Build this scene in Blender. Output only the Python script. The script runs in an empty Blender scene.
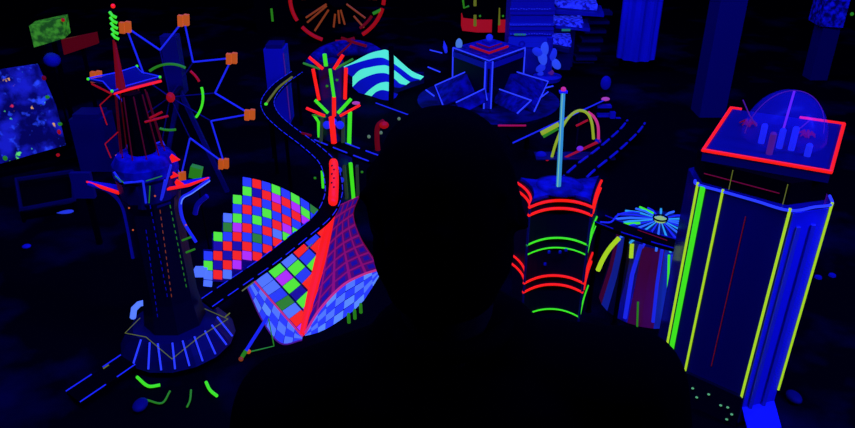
import bpy, bmesh, math, random
from mathutils import Vector, Matrix, Quaternion
random.seed(7)
S = bpy.context.scene
COL = S.collection
V = Vector
PI = math.pi

# ------------------------------------------------------------------ camera
FPX = 720.0
PITCH = math.radians(27.4)
CAM = V((0, 0, 2.0))
FWD = V((0, math.cos(PITCH), -math.sin(PITCH)))
UP = V((0, math.sin(PITCH), math.cos(PITCH)))
RT = V((1, 0, 0))
cd = bpy.data.cameras.new('camera')
cd.sensor_width = 36.0
cd.lens = 36.0 * FPX / 855.0
cd.clip_start = 0.05
cam = bpy.data.objects.new('camera', cd)
COL.objects.link(cam)
cam.location = CAM
cam.rotation_euler = (PI / 2 - PITCH, 0, 0)
S.camera = cam


def ray(px, py):
    return FWD + RT * ((px - 427.5) / FPX) + UP * ((214.0 - py) / FPX)


def Pz(px, py, z):
    d = ray(px, py)
    return CAM + d * ((z - CAM.z) / d.z)


def PY(px, py, Y):
    d = ray(px, py)
    return CAM + d * (Y / d.y)


G = 0.50                      # height of the table the model city stands on

# --------------------------------------------------------------- materials
MATS = {}


def paint(name, col, rough=0.6, spec=0.3, metal=0.0):
    m = bpy.data.materials.new(name)
    m.use_nodes = True
    b = m.node_tree.nodes['Principled BSDF']
    b.inputs['Base Color'].default_value = (*col, 1)
    b.inputs['Roughness'].default_value = rough
    b.inputs['Specular IOR Level'].default_value = spec
    b.inputs['Metallic'].default_value = metal
    MATS[name] = m
    return m


def mottled(name, c1, c2, scale, rough=0.6, lo=0.4, hi=0.6, spec=0.3, detail=4):
    m = paint(name, c1, rough, spec)
    n = m.node_tree.nodes
    l = m.node_tree.links
    t = n.new('ShaderNodeTexCoord')
    z = n.new('ShaderNodeTexNoise')
    z.inputs['Scale'].default_value = scale
    z.inputs['Detail'].default_value = detail
    r = n.new('ShaderNodeValToRGB')
    r.color_ramp.elements[0].position = lo
    r.color_ramp.elements[1].position = hi
    r.color_ramp.elements[0].color = (*c1, 1)
    r.color_ramp.elements[1].color = (*c2, 1)
    l.new(t.outputs['Object'], z.inputs['Vector'])
    l.new(z.outputs['Fac'], r.inputs['Fac'])
    l.new(r.outputs['Color'], n['Principled BSDF'].inputs['Base Color'])
    return m


def glow(name, col, s=1.0):
    """fluorescent paint and tape that gives off its own colour under black light"""
    m = paint(name, tuple(c * 0.25 for c in col), 0.5)
    b = m.node_tree.nodes['Principled BSDF']
    b.inputs['Emission Color'].default_value = (*col, 1)
    b.inputs['Emission Strength'].default_value = s
    return m


# non fluorescent
paint('black', (0.0012, 0.0012, 0.0015), 0.8, 0.03)
paint('dark', (0.006, 0.006, 0.012), 0.5, 0.15)
paint('navy', (0.02, 0.02, 0.10), 0.5)
paint('navy_gloss', (0.015, 0.015, 0.12), 0.16, 0.5)
paint('blue', (0.08, 0.08, 0.40), 0.6)
paint('white', (0.5, 0.55, 0.85), 0.6)
paint('pale', (0.25, 0.28, 0.65), 0.55)
paint('maroon', (0.16, 0.01, 0.04), 0.7)
paint('bright_blue', (0.12, 0.13, 0.75), 0.5)
mottled('table_top', (0.0008, 0.0008, 0.0015), (0.008, 0.008, 0.028), 2.6, 0.8, 0.52, 0.75, 0.03)
mottled('blue_cloth', (0.01, 0.01, 0.10), (0.05, 0.05, 0.34), 22, 0.8, .38, .66)
mottled('ground_glow_blue', (0.004, 0.004, 0.03), (0.03, 0.03, 0.16), 7, 0.8)  # mottled blue for the glow painted on the table round the pavilion
mottled('foil', (0.01, 0.01, 0.10), (0.2, 0.2, 0.9), 30, 0.4, 0.42, 0.66)
paint('hair', (0.0006, 0.0006, 0.0006), 0.9, 0.01)
paint('skin', (0.02, 0.010, 0.004), 0.8, 0.03)
paint('cloth_black', (0.0007, 0.0007, 0.0008), 0.95, 0.01)
paint('trouser', (0.0015, 0.0015, 0.002), 0.9, 0.03)
# fluorescent
glow('g_red', (1.0, 0.012, 0.006), 0.95)
glow('g_dred', (1.0, 0.01, 0.01), 0.28)
glow('g_dim_red', (1.0, 0.01, 0.02), 0.10)
glow('g_green', (0.06, 0.95, 0.015), 0.8)
glow('g_dgreen', (0.08, 0.8, 0.015), 0.22)
glow('g_yellow', (0.50, 0.85, 0.02), 0.75)
glow('g_dyellow', (0.45, 0.55, 0.03), 0.22)
glow('g_blue', (0.025, 0.05, 1.0), 0.95)
glow('g_dblue', (0.016, 0.03, 1.0), 0.60)
glow('g_deep', (0.008, 0.01, 1.0), 0.13)
glow('g_pale', (0.10, 0.22, 1.0), 1.0)
glow('g_cyan', (0.10, 0.95, 0.62), 0.85)
glow('g_mast', (0.05, 0.42, 0.70), 0.6)
glow('g_orange', (0.9, 0.15, 0.010), 0.5)
glow('g_dorange', (0.8, 0.14, 0.02), 0.22)
glow('g_magenta', (0.75, 0.05, 0.95), 0.75)
glow('g_purple', (0.28, 0.03, 0.9), 0.55)
glow('g_violet', (0.16, 0.02, 0.40), 0.35)
glow('g_pink', (1.0, 0.05, 0.30), 0.5)

# clear dome
m = bpy.data.materials.new('clear_plastic')
m.use_nodes = True
nt = m.node_tree
b = nt.nodes['Principled BSDF']
b.inputs['Base Color'].default_value = (0.25, 0.25, 0.9, 1)
b.inputs['Roughness'].default_value = 0.25
tr = nt.nodes.new('ShaderNodeBsdfTransparent')
mx = nt.nodes.new('ShaderNodeMixShader')
mx.inputs['Fac'].default_value = 0.16
nt.links.new(tr.outputs['BSDF'], mx.inputs[1])
nt.links.new(b.outputs['BSDF'], mx.inputs[2])
nt.links.new(mx.outputs['Shader'], nt.nodes['Material Output'].inputs['Surface'])
MATS['clear'] = m

# splattered fluorescent board
m = paint('splatter', (0.01, 0.01, 0.08), 0.6)
nt = m.node_tree
b = nt.nodes['Principled BSDF']
tc = nt.nodes.new('ShaderNodeTexCoord')


def _noise(scale, lo, hi, off, detail=3):
    mp = nt.nodes.new('ShaderNodeMapping')
    mp.inputs['Location'].default_value = (off, off * 1.7, off * .3)
    z = nt.nodes.new('ShaderNodeTexNoise')
    z.inputs['Scale'].default_value = scale
    z.inputs['Detail'].default_value = detail
    r = nt.nodes.new('ShaderNodeValToRGB')
    r.color_ramp.elements[0].position = lo
    r.color_ramp.elements[1].position = hi
    nt.links.new(tc.outputs['Object'], mp.inputs['Vector'])
    nt.links.new(mp.outputs['Vector'], z.inputs['Vector'])
    nt.links.new(z.outputs['Fac'], r.inputs['Fac'])
    return r.outputs['Color']


def _mix(fac, a, c):
    x = nt.nodes.new('ShaderNodeMix')
    x.data_type = 'RGBA'
    nt.links.new(fac, x.inputs['Factor'])
    if isinstance(a, tuple):
        x.inputs[6].default_value = (*a, 1)
    else:
        nt.links.new(a, x.inputs[6])
    x.inputs[7].default_value = (*c, 1)
    return x.outputs[2]


c = _mix(_noise(8, .44, .60, 0, 5), (0.001, 0.001, 0.03), (0.008, 0.012, 0.55))
c = _mix(_noise(22, .58, .70, 3), c, (0.02, 0.06, 1.0))
c = _mix(_noise(16, .70, .74, 11), c, (0.9, 0.03, 0.03))
c = _mix(_noise(18, .69, .73, 23), c, (0.12, 0.8, 0.10))
c = _mix(_noise(20, .69, .73, 37), c, (0.8, 0.4, 0.03))
nt.links.new(c, b.inputs['Emission Color'])
b.inputs['Emission Strength'].default_value = 0.9

# ------------------------------------------------------------ mesh builder


class MB:
    def __init__(s):
        s.v, s.f, s.m, s.cur = [], [], [], 0

    def mat(s, i):
        s.cur = i
        return s

    def face(s, idx, off=0):
        s.f.append([i + off for i in idx])
        s.m.append(s.cur)

    def box(s, c, size, rz=0.0, rot=None):
        c = V(c)
        R = rot if rot is not None else Matrix.Rotation(rz, 3, 'Z')
        n = len(s.v)
        for dz in (-.5, .5):
            for dx, dy in ((-.5, -.5), (.5, -.5), (.5, .5), (-.5, .5)):
                s.v.append(c + R @ V((dx * size[0], dy * size[1], dz * size[2])))
        for q in ((3, 2, 1, 0), (4, 5, 6, 7), (0, 1, 5, 4), (1, 2, 6, 5), (2, 3, 7, 6), (3, 0, 4, 7)):
            s.face(q, n)
        return s

    def bar(s, a, b, w, h):
        a, b = V(a), V(b)
        d = b - a
        x = d.normalized()
        up = V((0, 0, 1)) if abs(x.z) < .95 else V((0, 1, 0))
        y = up.cross(x).normalized()
        z = x.cross(y)
        R = Matrix((x, y, z)).transposed()
        return s.box((a + b) / 2, (d.length, w, h), rot=R)

    def prism(s, poly, z0, z1, top=None):
        n = len(s.v)
        k = len(poly)
        top = top or poly
        for p in poly:
            s.v.append(V((p[0], p[1], z0)))
        for p in top:
            s.v.append(V((p[0], p[1], z1)))
        s.face(list(range(k))[::-1], n)
        s.face([k + i for i in range(k)], n)
        for i in range(k):
            j = (i + 1) % k
            s.face((i, j, k + j, k + i), n)
        return s

    def plate(s, pts, t, nrm=None):
        """polygon in space with thickness t (away from the camera side)"""
        pts = [V(p) for p in pts]
        k = len(pts)
        if nrm is None:
            nrm = V((0, 0, 0))
            for i in range(k):
                a, b2 = pts[i], pts[(i + 1) % k]
                nrm += a.cross(b2)
            nrm.normalize()
            if nrm.dot(CAM - pts[0]) < 0:
                nrm = -nrm
        n = len(s.v)
        s.v += pts
        s.v += [p - nrm * t for p in pts]
        s.face(range(k), n)
        s.face([k + i for i in range(k)][::-1], n)
        for i in range(k):
            j = (i + 1) % k
            s.face((i, k + i, k + j, j), n)
        return s

    def tube(s, pts, r, seg=8, closed=False, caps=True):
        pts = [V(p) for p in pts]
        n0 = len(s.v)
        k = len(pts)
        T = []
        for i in range(k):
            if closed:
                d = pts[(i + 1) % k] - pts[i - 1]
            else:
                d = pts[min(i + 1, k - 1)] - pts[max(i - 1, 0)]
            T.append(d.normalized())
        u = T[0].orthogonal().normalized()
        rr = r if isinstance(r, (list, tuple)) else [r] * k
        for i in range(k):
            if i:
                q = T[i - 1].rotation_difference(T[i])
                u = (q @ u).normalized()
            w = T[i].cross(u)
            for a in range(seg):
                t = 2 * PI * a / seg
                s.v.append(pts[i] + (u * math.cos(t) + w * math.sin(t)) * rr[i])
        rng = k if closed else k - 1
        for i in range(rng):
            i2 = (i + 1) % k
            for a in range(seg):
                b2 = (a + 1) % seg
                s.face((n0 + i * seg + a, n0 + i * seg + b2, n0 + i2 * seg + b2, n0 + i2 * seg + a))
        if caps and not closed:
            s.face([n0 + a for a in range(seg)][::-1])
            s.face([n0 + (k - 1) * seg + a for a in range(seg)])
        return s

    def lathe(s, c, prof, seg=24, a0=0.0, matf=None, caps=True):
        c = V(c)
        n = len(s.v)
        for r, z in prof:
            for a in range(seg):
                t = a0 + 2 * PI * a / seg
                s.v.append(c + V((r * math.cos(t), r * math.sin(t), z)))
        for i in range(len(prof) - 1):
            for a in range(seg):
                b2 = (a + 1) % seg
                if matf:
                    s.cur = matf(i, a)
                s.face((i * seg + a, i * seg + b2, (i + 1) * seg + b2, (i + 1) * seg + a), n)
        if caps:
            s.face(list(range(seg))[::-1], n)
            s.face([(len(prof) - 1) * seg + a for a in range(seg)], n)
        return s

    def ball(s, c, r, seg=14, rings=9, rot=None):
        c = V(c)
        r = V(r) if isinstance(r, (tuple, list, Vector)) else V((r, r, r))
        n = len(s.v)
        for i in range(rings + 1):
            ph = -PI / 2 + PI * i / rings
            for a in range(seg):
                t = 2 * PI * a / seg
                p = V((r.x * math.cos(ph) * math.cos(t), r.y * math.cos(ph) * math.sin(t), r.z * math.sin(ph)))
                s.v.append(c + (rot @ p if rot is not None else p))
        for i in range(rings):
            for a in range(seg):
                b2 = (a + 1) % seg
                s.face((i * seg + a, i * seg + b2, (i + 1) * seg + b2, (i + 1) * seg + a), n)
        return s

    def cap(s, a, b, ra, rb, seg=14):
        """tapered capsule"""
        a, b = V(a), V(b)
        d = (b - a)
        L = d.length
        q = V((0, 0, 1)).rotation_difference(d.normalized()).to_matrix()
        n = len(s.v)
        prof = []
        for i in range(7):
            t = -PI / 2 + PI / 2 * i / 6
            prof.append((ra * math.cos(t), ra * math.sin(t)))
        for i in range(7):
            t = PI / 2 * i / 6
            prof.append((rb * math.cos(t), L + rb * math.sin(t)))
        for r, z in prof:
            for k in range(seg):
                t = 2 * PI * k / seg
                s.v.append(a + q @ V((r * math.cos(t), r * math.sin(t), z)))
        for i in range(len(prof) - 1):
            for k in range(seg):
                k2 = (k + 1) % seg
                s.face((i * seg + k, i * seg + k2, (i + 1) * seg + k2, (i + 1) * seg + k), n)
        return s


WPOS = {}


def part(parent, name, mb, mats, label=None, smooth=False, remesh=None, origin=None):
    if isinstance(mats, str):
        mats = [mats]
    if parent is not None:
        off = WPOS[parent.name]
    else:
        off = V(origin) if origin is not None else V((0, 0, 0))
    me = bpy.data.meshes.new(name)
    if abs(off.z - G) < .003:      # nothing that stands on the table dips into it
        mb.v = [V((p[0], p[1], max(p[2], G + .001))) for p in mb.v]
    me.from_pydata([tuple(V(p) - off) for p in mb.v], [], [list(f) for f in mb.f])
    for mm in mats:
        me.materials.append(MATS[mm])
    me.update()
    bm = bmesh.new()
    bm.from_mesh(me)
    for i, f in enumerate(bm.faces):
        f.material_index = mb.m[i] if i < len(mb.m) else 0
    bmesh.ops.remove_doubles(bm, verts=bm.verts, dist=1e-6)
    bmesh.ops.recalc_face_normals(bm, faces=bm.faces)
    if smooth:
        for f in bm.faces:
            f.smooth = True
    bm.to_mesh(me)
    bm.free()
    o = bpy.data.objects.new(name, me)
    COL.objects.link(o)
    if remesh:
        md = o.modifiers.new('r', 'REMESH')
        md.mode = 'VOXEL'
        md.voxel_size = remesh
        md2 = o.modifiers.new('s', 'SMOOTH')
        md2.factor = .5
        md2.iterations = 5
        dg = bpy.context.evaluated_depsgraph_get()
        nm = bpy.data.meshes.new_from_object(o.evaluated_get(dg))
        o.modifiers.clear()
        o.data = nm
        if not nm.materials:
            for mm in mats:
                nm.materials.append(MATS[mm])
        for p in nm.polygons:
            p.use_smooth = True
    if parent is not None:
        o.parent = parent
    else:
        o.location = off
    WPOS[o.name] = off
    if label:
        o['label'] = label
    return o


def thing(name, label, cat, loc, group=None):
    o = bpy.data.objects.new(name, None)
    o.empty_display_size = .05
    COL.objects.link(o)
    o.location = V(loc)
    o['label'] = label
    o['category'] = cat
    if group:
        o['group'] = group
    WPOS[o.name] = V(loc)
    return o


def single(name, mb, mats, label, cat, loc, group=None, smooth=False):
    o = part(None, name, mb, mats, None, smooth, origin=loc)
    o['label'] = label
    o['category'] = cat
    if group:
        o['group'] = group
    return o


def structure(name, mb, mat):
    o = part(None, name, mb, mat)
    o['kind'] = 'structure'
    return o


def spline(pts, n=8):
    """Catmull-Rom through points"""
    pts = [V(p) for p in pts]
    P = [pts[0] * 2 - pts[1]] + pts + [pts[-1] * 2 - pts[-2]]
    out = []
    for i in range(1, len(P) - 2):
        for k in range(n):
            t = k / n
            a, b2, c2, d = P[i - 1], P[i], P[i + 1], P[i + 2]
            out.append(0.5 * ((2 * b2) + (c2 - a) * t + (2 * a - 5 * b2 + 4 * c2 - d) * t * t + (3 * b2 - a - 3 * c2 + d) * t ** 3))
    out.append(pts[-1])
    return out


def arc(c, r, a0, a1, n=12, ax=V((1, 0, 0)), ay=V((0, 0, 1))):
    return [V(c) + ax * (r * math.cos(a0 + (a1 - a0) * i / n)) + ay * (r * math.sin(a0 + (a1 - a0) * i / n)) for i in range(n + 1)]


# ------------------------------------------------------------------ setting
structure('floor', MB().box((0, 3.4, -.05), (9.4, 9.4, .1)), 'black')
structure('wall_back', MB().box((0, 8.05, 1.6), (9.4, .1, 3.2)), 'black')
structure('wall_left', MB().box((-4.65, 3.4, 1.6), (.1, 9.4, 3.2)), 'black')
structure('wall_right', MB().box((4.65, 3.4, 1.6), (.1, 9.4, 3.2)), 'black')
structure('ceiling', MB().box((0, 3.4, 3.25), (9.4, 9.4, .1)), 'black')

t = thing('display_table', 'large black display table carrying the whole glowing model city', 'table', (0, 4.4, 0))
part(t, 'tabletop', MB().box((0, 4.42, G - .03), (7.6, 6.1, .06)), 'table_top')
part(t, 'skirt', MB().box((0, 4.42, (G - .06) / 2), (7.3, 5.8, G - .06)), 'black')

# ============================================== tower with the red neon roof
def xy(p):
    return (p.x, p.y)


fl, fr, br, bl = Pz(703, 150, 1.285), Pz(831, 172, 1.285), Pz(844, 124, 1.285), Pz(731, 108, 1.285)
ctr = (fl + fr + br + bl) / 4
RTW = thing('neon_tower', 'tall glossy blue tower with a flat roof edged in red neon and yellow vertical lines',
            'model tower', (ctr.x, ctr.y, G))
# shaft plan from the corners of its near faces
Ztop = 1.195
tp = [Pz(697, 184, Ztop), Pz(722, 191, Ztop), Pz(789, 210, Ztop), Pz(831, 204, Ztop)]
cx, cy = ctr.x, ctr.y
plan = [xy(p) for p in tp]
plan += [(tp[3].x + .03, tp[3].y + .09), (tp[3].x - .01, tp[3].y + .16), (tp[0].x + .09, tp[0].y + .15), (tp[0].x + .01, tp[0].y + .10)]
mb = MB().prism(plan, G + .001, Ztop)
part(RTW, 'shaft', mb, 'navy_gloss')
# bright right cladding panel and pale corner
q = [V((*plan[2], 0)), V((*plan[3], 0))]
out = (q[1] - q[0]).cross(V((0, 0, 1))).normalized()
a, b2 = q[0].lerp(q[1], .10) + out * .003, q[0].lerp(q[1], .97) + out * .003
part(RTW, 'side_panel', MB().plate([a + V((0, 0, G + .002)), b2 + V((0, 0, G + .002)), b2 + V((0, 0, Ztop - .01)), a + V((0, 0, Ztop - .01))], .006), 'bright_blue',
     'bright blue side panel')
for f in (.30, .66):
    p0 = q[0].lerp(q[1], f) + out * .006
    part(RTW, 'panel_rib', MB().bar(p0 + V((0, 0, G + .01)), p0 + V((0, 0, Ztop - .05)), .010, .006), 'pale')
part(RTW, 'foot_ramp', MB().plate([a + V((0, 0, .56)), b2 + V((0, 0, .56)), b2 + out * .05 + V((0, 0, G + .003)), a + out * .05 + V((0, 0, G + .003))], .004), 'bright_blue', 'bright blue sloping foot')
# neon lines, and one red reflection drawn as a thin tube
for i, (zb, r, mt) in enumerate(((.60, .0036, 'g_yellow'), (.60, .0034, 'g_yellow'), (.595, .0036, 'g_yellow'), (.60, .0033, 'g_yellow'))):
    p = V((*plan[i], 0)) + V((0, -.004, 0))
    part(RTW, 'neon_and_reflection_line', MB().tube([p + V((0, 0, zb)), p + V((0, 0, Ztop + .006))], r), mt)
p = V((*plan[0], 0)).lerp(V((*plan[1], 0)), .22) + V((0, -.004, 0))
part(RTW, 'neon_and_reflection_line', MB().tube([p + V((0, 0, .60)), p + V((0, 0, Ztop))], .0075), 'g_green', 'thick green neon line')
p = V((*plan[1], 0)).lerp(V((*plan[2], 0)), .42) + V((0, -.002, 0))
part(RTW, 'neon_and_reflection_line', MB().tube([p + V((0, 0, .66)), p + V((0, 0, Ztop - .05))], .0012), 'g_dim_red', 'thin dim red reflection drawn on the shaft front')  # glowing tube painting in a red reflection on the glossy front
rim = [V((*p, Ztop)) + V((0, -.003, 0)) for p in plan]
part(RTW, 'top_edge_line', MB().tube(spline([rim[0] + V((0, .02, .003)), rim[0], rim[1], rim[1].lerp(rim[2], .5), rim[2], rim[2].lerp(rim[3], .6), rim[3], rim[3] + V((0.02, .05, 0))], 5), .0036), 'g_blue', 'blue neon top edge')
# recessed neck
neck = [(cx + (x - cx) * .93, cy + (y - cy) * .90) for x, y in plan]
part(RTW, 'neck', MB().prism(neck, Ztop, 1.255), 'black')
nk = [V((*p, 1.222)) + V((0, -.003, 0)) for p in neck]
part(RTW, 'neck_line', MB().tube([nk[0], nk[1], nk[1].lerp(nk[2], .85)], .0015), 'g_dim_red', 'dim red line under the roof')
for f in (.05, .93):
    p = nk[1].lerp(nk[2], f)
    part(RTW, 'neck_post', MB().tube([p + V((0, -.003, -.025)), p + V((0, -.003, .03))], .0012), 'g_dyellow')
# roof slab
slab = [xy(fl), xy(fr), xy(br), xy(bl)]
part(RTW, 'roof_slab', MB().prism(slab, 1.255, 1.283), 'navy')
inn = [(cx + (x - cx) * .93, cy + (y - cy) * .93) for x, y in slab]
part(RTW, 'roof_deck', MB().prism(inn, 1.284, 1.287), 'navy')
prt = bl.lerp(br, .62)
part(RTW, 'roof_neon', MB().tube([bl.lerp(br, .10), bl, fl, fr, br, prt], .0052, 10), 'g_red', 'red neon tube round the roof edge')
# things on the roof that belong to it
dc = Pz(783, 138, 1.288)
pr = [(.106 * math.cos(PI / 2 * i / 10), .132 * math.sin(PI / 2 * i / 10)) for i in range(11)]
pr[-1] = (.0008, .132)
part(RTW, 'dome', MB().lathe(dc, pr, 32, caps=False), 'clear', 'clear plastic dome', smooth=True)
ra = arc(dc, .1065, 0.1, PI - .1, 24, V((1, 0, 0)), V((0, 0, 1.245)))
part(RTW, 'dome_rim', MB().tube(ra, .0010), 'g_violet')
pt = PY(782, 91, dc.y)
part(RTW, 'dome_mast', MB().tube([dc + V((-.006, 0, 0)), dc + V((0.0, 0, .131))], .0030), 'g_purple', 'violet mast inside the dome')
for px, py, h, mt in ((761, 137, .05, 'g_dblue'), (779, 142, .05, 'g_dblue'), (769, 148, .055, 'g_violet'), (791, 144, .06, 'g_dblue'), (807, 150, .03, 'g_dblue')):
    p = Pz(px, py + 6, 1.287)
    part(RTW, 'roof_column', MB().lathe(p, [(.008, 0), (.008, h), (.005, h + .004)], 12), mt)
for px, py in ((748, 126), (806, 137)):
    p = Pz(px, py, 1.288)
    mb = MB()
    for k in range(7):
        a = 2 * PI * k / 7
        e = V((math.cos(a), math.sin(a), 0))
        mb.tube([p, p + e * .013 + V((0, 0, .014)), p + e * .024 + V((0, 0, .006))], [.003, .004, .0015], 6)
    part(RTW, 'roof_flower', mb, 'g_dim_red', 'dim red flower on the roof')
for (x0, y0), (x1, y1) in (((743, 100), (757, 126)), ((810, 120), (793, 131))):
    p0, p1 = PY(x0, y0, dc.y - .02), PY(x1, y1, dc.y - .03)
    p1 = V((p1.x, p1.y, max(p1.z, 1.29)))
    part(RTW, 'roof_strut', MB().tube([p0, p0.lerp(p1, .5) - V((0, 0, .006)), p1], .0016), 'g_violet')
# podium collar with dotted lights
low = [(cx + (x - cx) * 1.03, cy + (y - cy) * 1.06) for x, y in plan]
part(RTW, 'podium', MB().prism([low[0], low[1], low[2], low[6], low[7]], G + .001, .608), 'dark')
for px, py in ((693, 388), (697, 397), (709, 394), (721, 405), (728, 407), (732, 414), (727, 419)):
    _a, _b = V((*low[1], 0)), V((*low[2], 0))
    _n = (_b - _a).cross(V((0, 0, 1)))
    _d = ray(px, py)
    p = CAM + _d * ((_a - CAM).dot(_n) / _d.dot(_n)) + _n.normalized() * (.002 if _n.y < 0 else -.002)
    part(RTW, 'podium_light', MB().ball(p, (.0042, .004, .0026), 8, 6), 'g_podium' if ('g_podium' in MATS or glow('g_podium', (.12, .5, .2), .7)) else '')

# ======================================================= left star tower
LX, LY = -.832, 1.95
LT = thing('observation_tower', 'slim dark tower with a flared blue-striped skirt, winged crown and red spire',
           'model tower', (LX, LY, G))
C0 = V((LX, LY, 0))
seg = 8
part(LT, 'skirt', MB().lathe(C0, [(.185, G + .025), (.168, .555), (.135, .598), (.10, .60)], 16, PI / 16), 'skirt_navy' if paint('skirt_navy', (.008, .008, .045), .5) else '')
part(LT, 'foot_drum', MB().lathe(C0, [(.12, G + .001), (.12, G + .03)], 20), 'black')
part(LT, 'shaft', MB().lathe(C0, [(.098, .598), (.084, .70), (.080, 1.02), (.088, 1.06)], 8, PI / 8), 'dark')
# spokes on the skirt
for (x0, y0), (x1, y1) in (((145, 337), (137, 362)), ((147, 345), (146, 372)), ((158, 343), (158, 377)), ((172, 346), (174, 380)), ((185, 348), (193, 376)),
                           ((198, 340), (209, 368)), ((208, 332), (223, 358)), ((212, 325), (228, 345)), ((213, 317), (230, 336))):
    a, b2 = Pz(x0, y0, .605), Pz(x1, y1, .535)
    def onr(p, r):
        d = V((p.x - LX, p.y - LY, 0))
        d = d.normalized() * r
        return V((LX + d.x, LY + d.y, p.z))
    a, b2 = onr(a, .138), onr(b2, .182)
    part(LT, 'skirt_line', MB().tube([a, b2], .0030), 'g_blue')
# eight-pointed thin outline on top of the skirt
star = []
for px, py in ((140, 318), (125, 333), (146, 337), (172, 359), (199, 337), (228, 319), (203, 308)):
    star.append(Pz(px, py, .612))
part(LT, 'star_outline', MB().tube(star, .0013, 6), 'g_dyellow')
for px0, py0, px1, py1, px2, py2 in ((137, 377, 148, 386, 160, 385), (147, 400, 162, 403, 170, 391), (187, 407, 190, 400, 191, 390), (206, 382, 210, 390, 217, 396)):
    pts = [Pz(a, b2, G + .012) for a, b2 in ((px0, py0), (px1, py1), (px2, py2))]
    bright = px0 in (137, 206)
    part(LT, 'curb_hook', MB().tube(spline(pts, 5), .0050 if bright else .003), 'g_green' if bright else 'g_dgreen')
# thin dotted lines up the shaft
for px0, py0, px1, py1, mt in ((150, 205, 168, 300, 'g_deep'), (170, 205, 187, 290, 'g_dgreen'), (146, 230, 158, 320, 'g_deep'), (160, 210, 172, 300, 'g_dorange')):
    mb = MB()
    Yf = LY - .088
    a, b2 = PY(px0, py0, Yf), PY(px1, py1, Yf)
    n = 14
    for i in range(n):
        mb.bar(a.lerp(b2, i / n), a.lerp(b2, (i + .5) / n), .0018, .0018)
    part(LT, 'dotted_line', mb, mt)
for px, py in ((129, 208), (133, 230), (155, 196), (186, 225)):
    part(LT, 'shaft_light', MB().ball(PY(px, py, LY - .082), .0028, 8, 6), 'g_orange')
for px, py in ((186, 239), (190, 251)):
    a, b2 = PY(px - 4, py + 1.5, LY - .06), PY(px + 5, py - 2, LY - .06)
    part(LT, 'shaft_bar', MB().bar(a, b2, .004, .005), 'g_dgreen')
# crown: blue collar band and funnel
part(LT, 'crown_band', MB().lathe(C0, [(.082, 1.125), (.094, 1.135), (.092, 1.165), (.075, 1.19), (.05, 1.195)], 20), 'blue_cloth', smooth=False)
part(LT, 'funnel', MB().lathe(C0, [(.082, 1.045), (.090, 1.122)], 12), 'navy')
for px0, py0, px1, py1 in ((124, 183, 143, 181), (143, 181, 146, 203), (165, 180, 161, 200), (171, 165, 162, 198), (114, 172, 121, 182)):
    a, b2 = PY(px0, py0, LY - .094), PY(px1, py1, LY - .090)
    part(LT, 'funnel_line', MB().tube([a, b2], .0034), 'g_dblue')
for px0, py0, px1, py1 in ((115, 176, 124, 183), (146, 181, 162, 176), (150, 186, 149, 203)):
    a, b2 = PY(px0, py0, LY - .097), PY(px1, py1, LY - .094)
    part(LT, 'funnel_line', MB().tube([a, b2], .0014), 'g_dgreen', 'thin dim green line')
# side wings
for sd, pts, strut in ((-1, ((122, 190), (104, 186), (87, 182)), ((88, 184), (108, 191), (121, 204), (127, 225), (133, 258))),
                       (1, ((170, 186), (190, 184), (209, 178)), ((209, 180), (192, 192), (181, 200), (183, 220), (196, 242)))):
    w3 = [PY(a, b2, LY - .02) for a, b2 in pts]
    wg = part(LT, 'wing', MB().plate([w3[0] + V((0, -.02, 0)), w3[2] + V((0, 0, 0)), w3[2] + V((0, .01, 0)), w3[0] + V((0, .03, 0)), ], .006, V((0, -.3, 1)).normalized()), 'g_dblue' if 0 else 'blue')
    part(wg, 'wing_edge', MB().tube([p + V((0, -.022 * (1 - i / 2) - .002, .002)) for i, p in enumerate(w3)], [.0055, .005, .0025]), 'g_red', 'red glowing front edge')
    st = spline([PY(a, b2, LY - .03) for a, b2 in strut], 5)
    part(LT, 'wing_strut', MB().tube(st, .0052), 'g_deep' if sd < 0 else 'g_dblue')
    if sd > 0:
        part(LT, 'strut_line', MB().tube([p + V((.004, -.006, 0)) for p in st[:12]], .0018), 'g_pale')
for px, py in ((174, 159), (173, 175), (179, 184)):
    p = PY(px, py, LY - .03)
    part(LT, 'crown_pennant', MB().plate([p + V((-.012, 0, .006)), p + V((-.006, 0, .014)), p + V((.016, 0, -.004)), p + V((-.008, 0, -.012))], .006), 'g_red')
part(LT, 'crown_bracket', MB().tube(spline([PY(a, b2, LY + .02) for a, b2 in ((207, 196), (198, 204), (195, 214))], 5), .008), 'g_deep')
# red lattice neck
zb, zt = 1.19, 1.372
for k in range(10):
    a = 2 * PI * k / 10 + .2
    e = V((math.cos(a), math.sin(a), 0))
    part(LT, 'spire_rib', MB().tube([C0 + e * .062 + V((0, 0, zb)), C0 + e * .042 + V((0, 0, zt))], .0020, 6), 'g_rib' if ('g_rib' in MATS or glow('g_rib', (1, .01, .02), .04)) else '')
part(LT, 'spire_core', MB().lathe(C0, [(.040, zb), (.026, zt)], 12), 'black')
for pts in (((113, 93), (100, 105), (107, 125)), ((118, 132), (105, 144), (111, 158))):
    part(LT, 'side_loop', MB().tube([PY(a, b2, LY - .02) for a, b2 in pts], .0018, 6), 'g_dred')
for pts in (((145, 122), (168, 116)), ((150, 118), (162, 112))):
    part(LT, 'side_bar', MB().tube([PY(a, b2, LY - .04) for a, b2 in pts], .0036, 6), 'g_dred')
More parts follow.
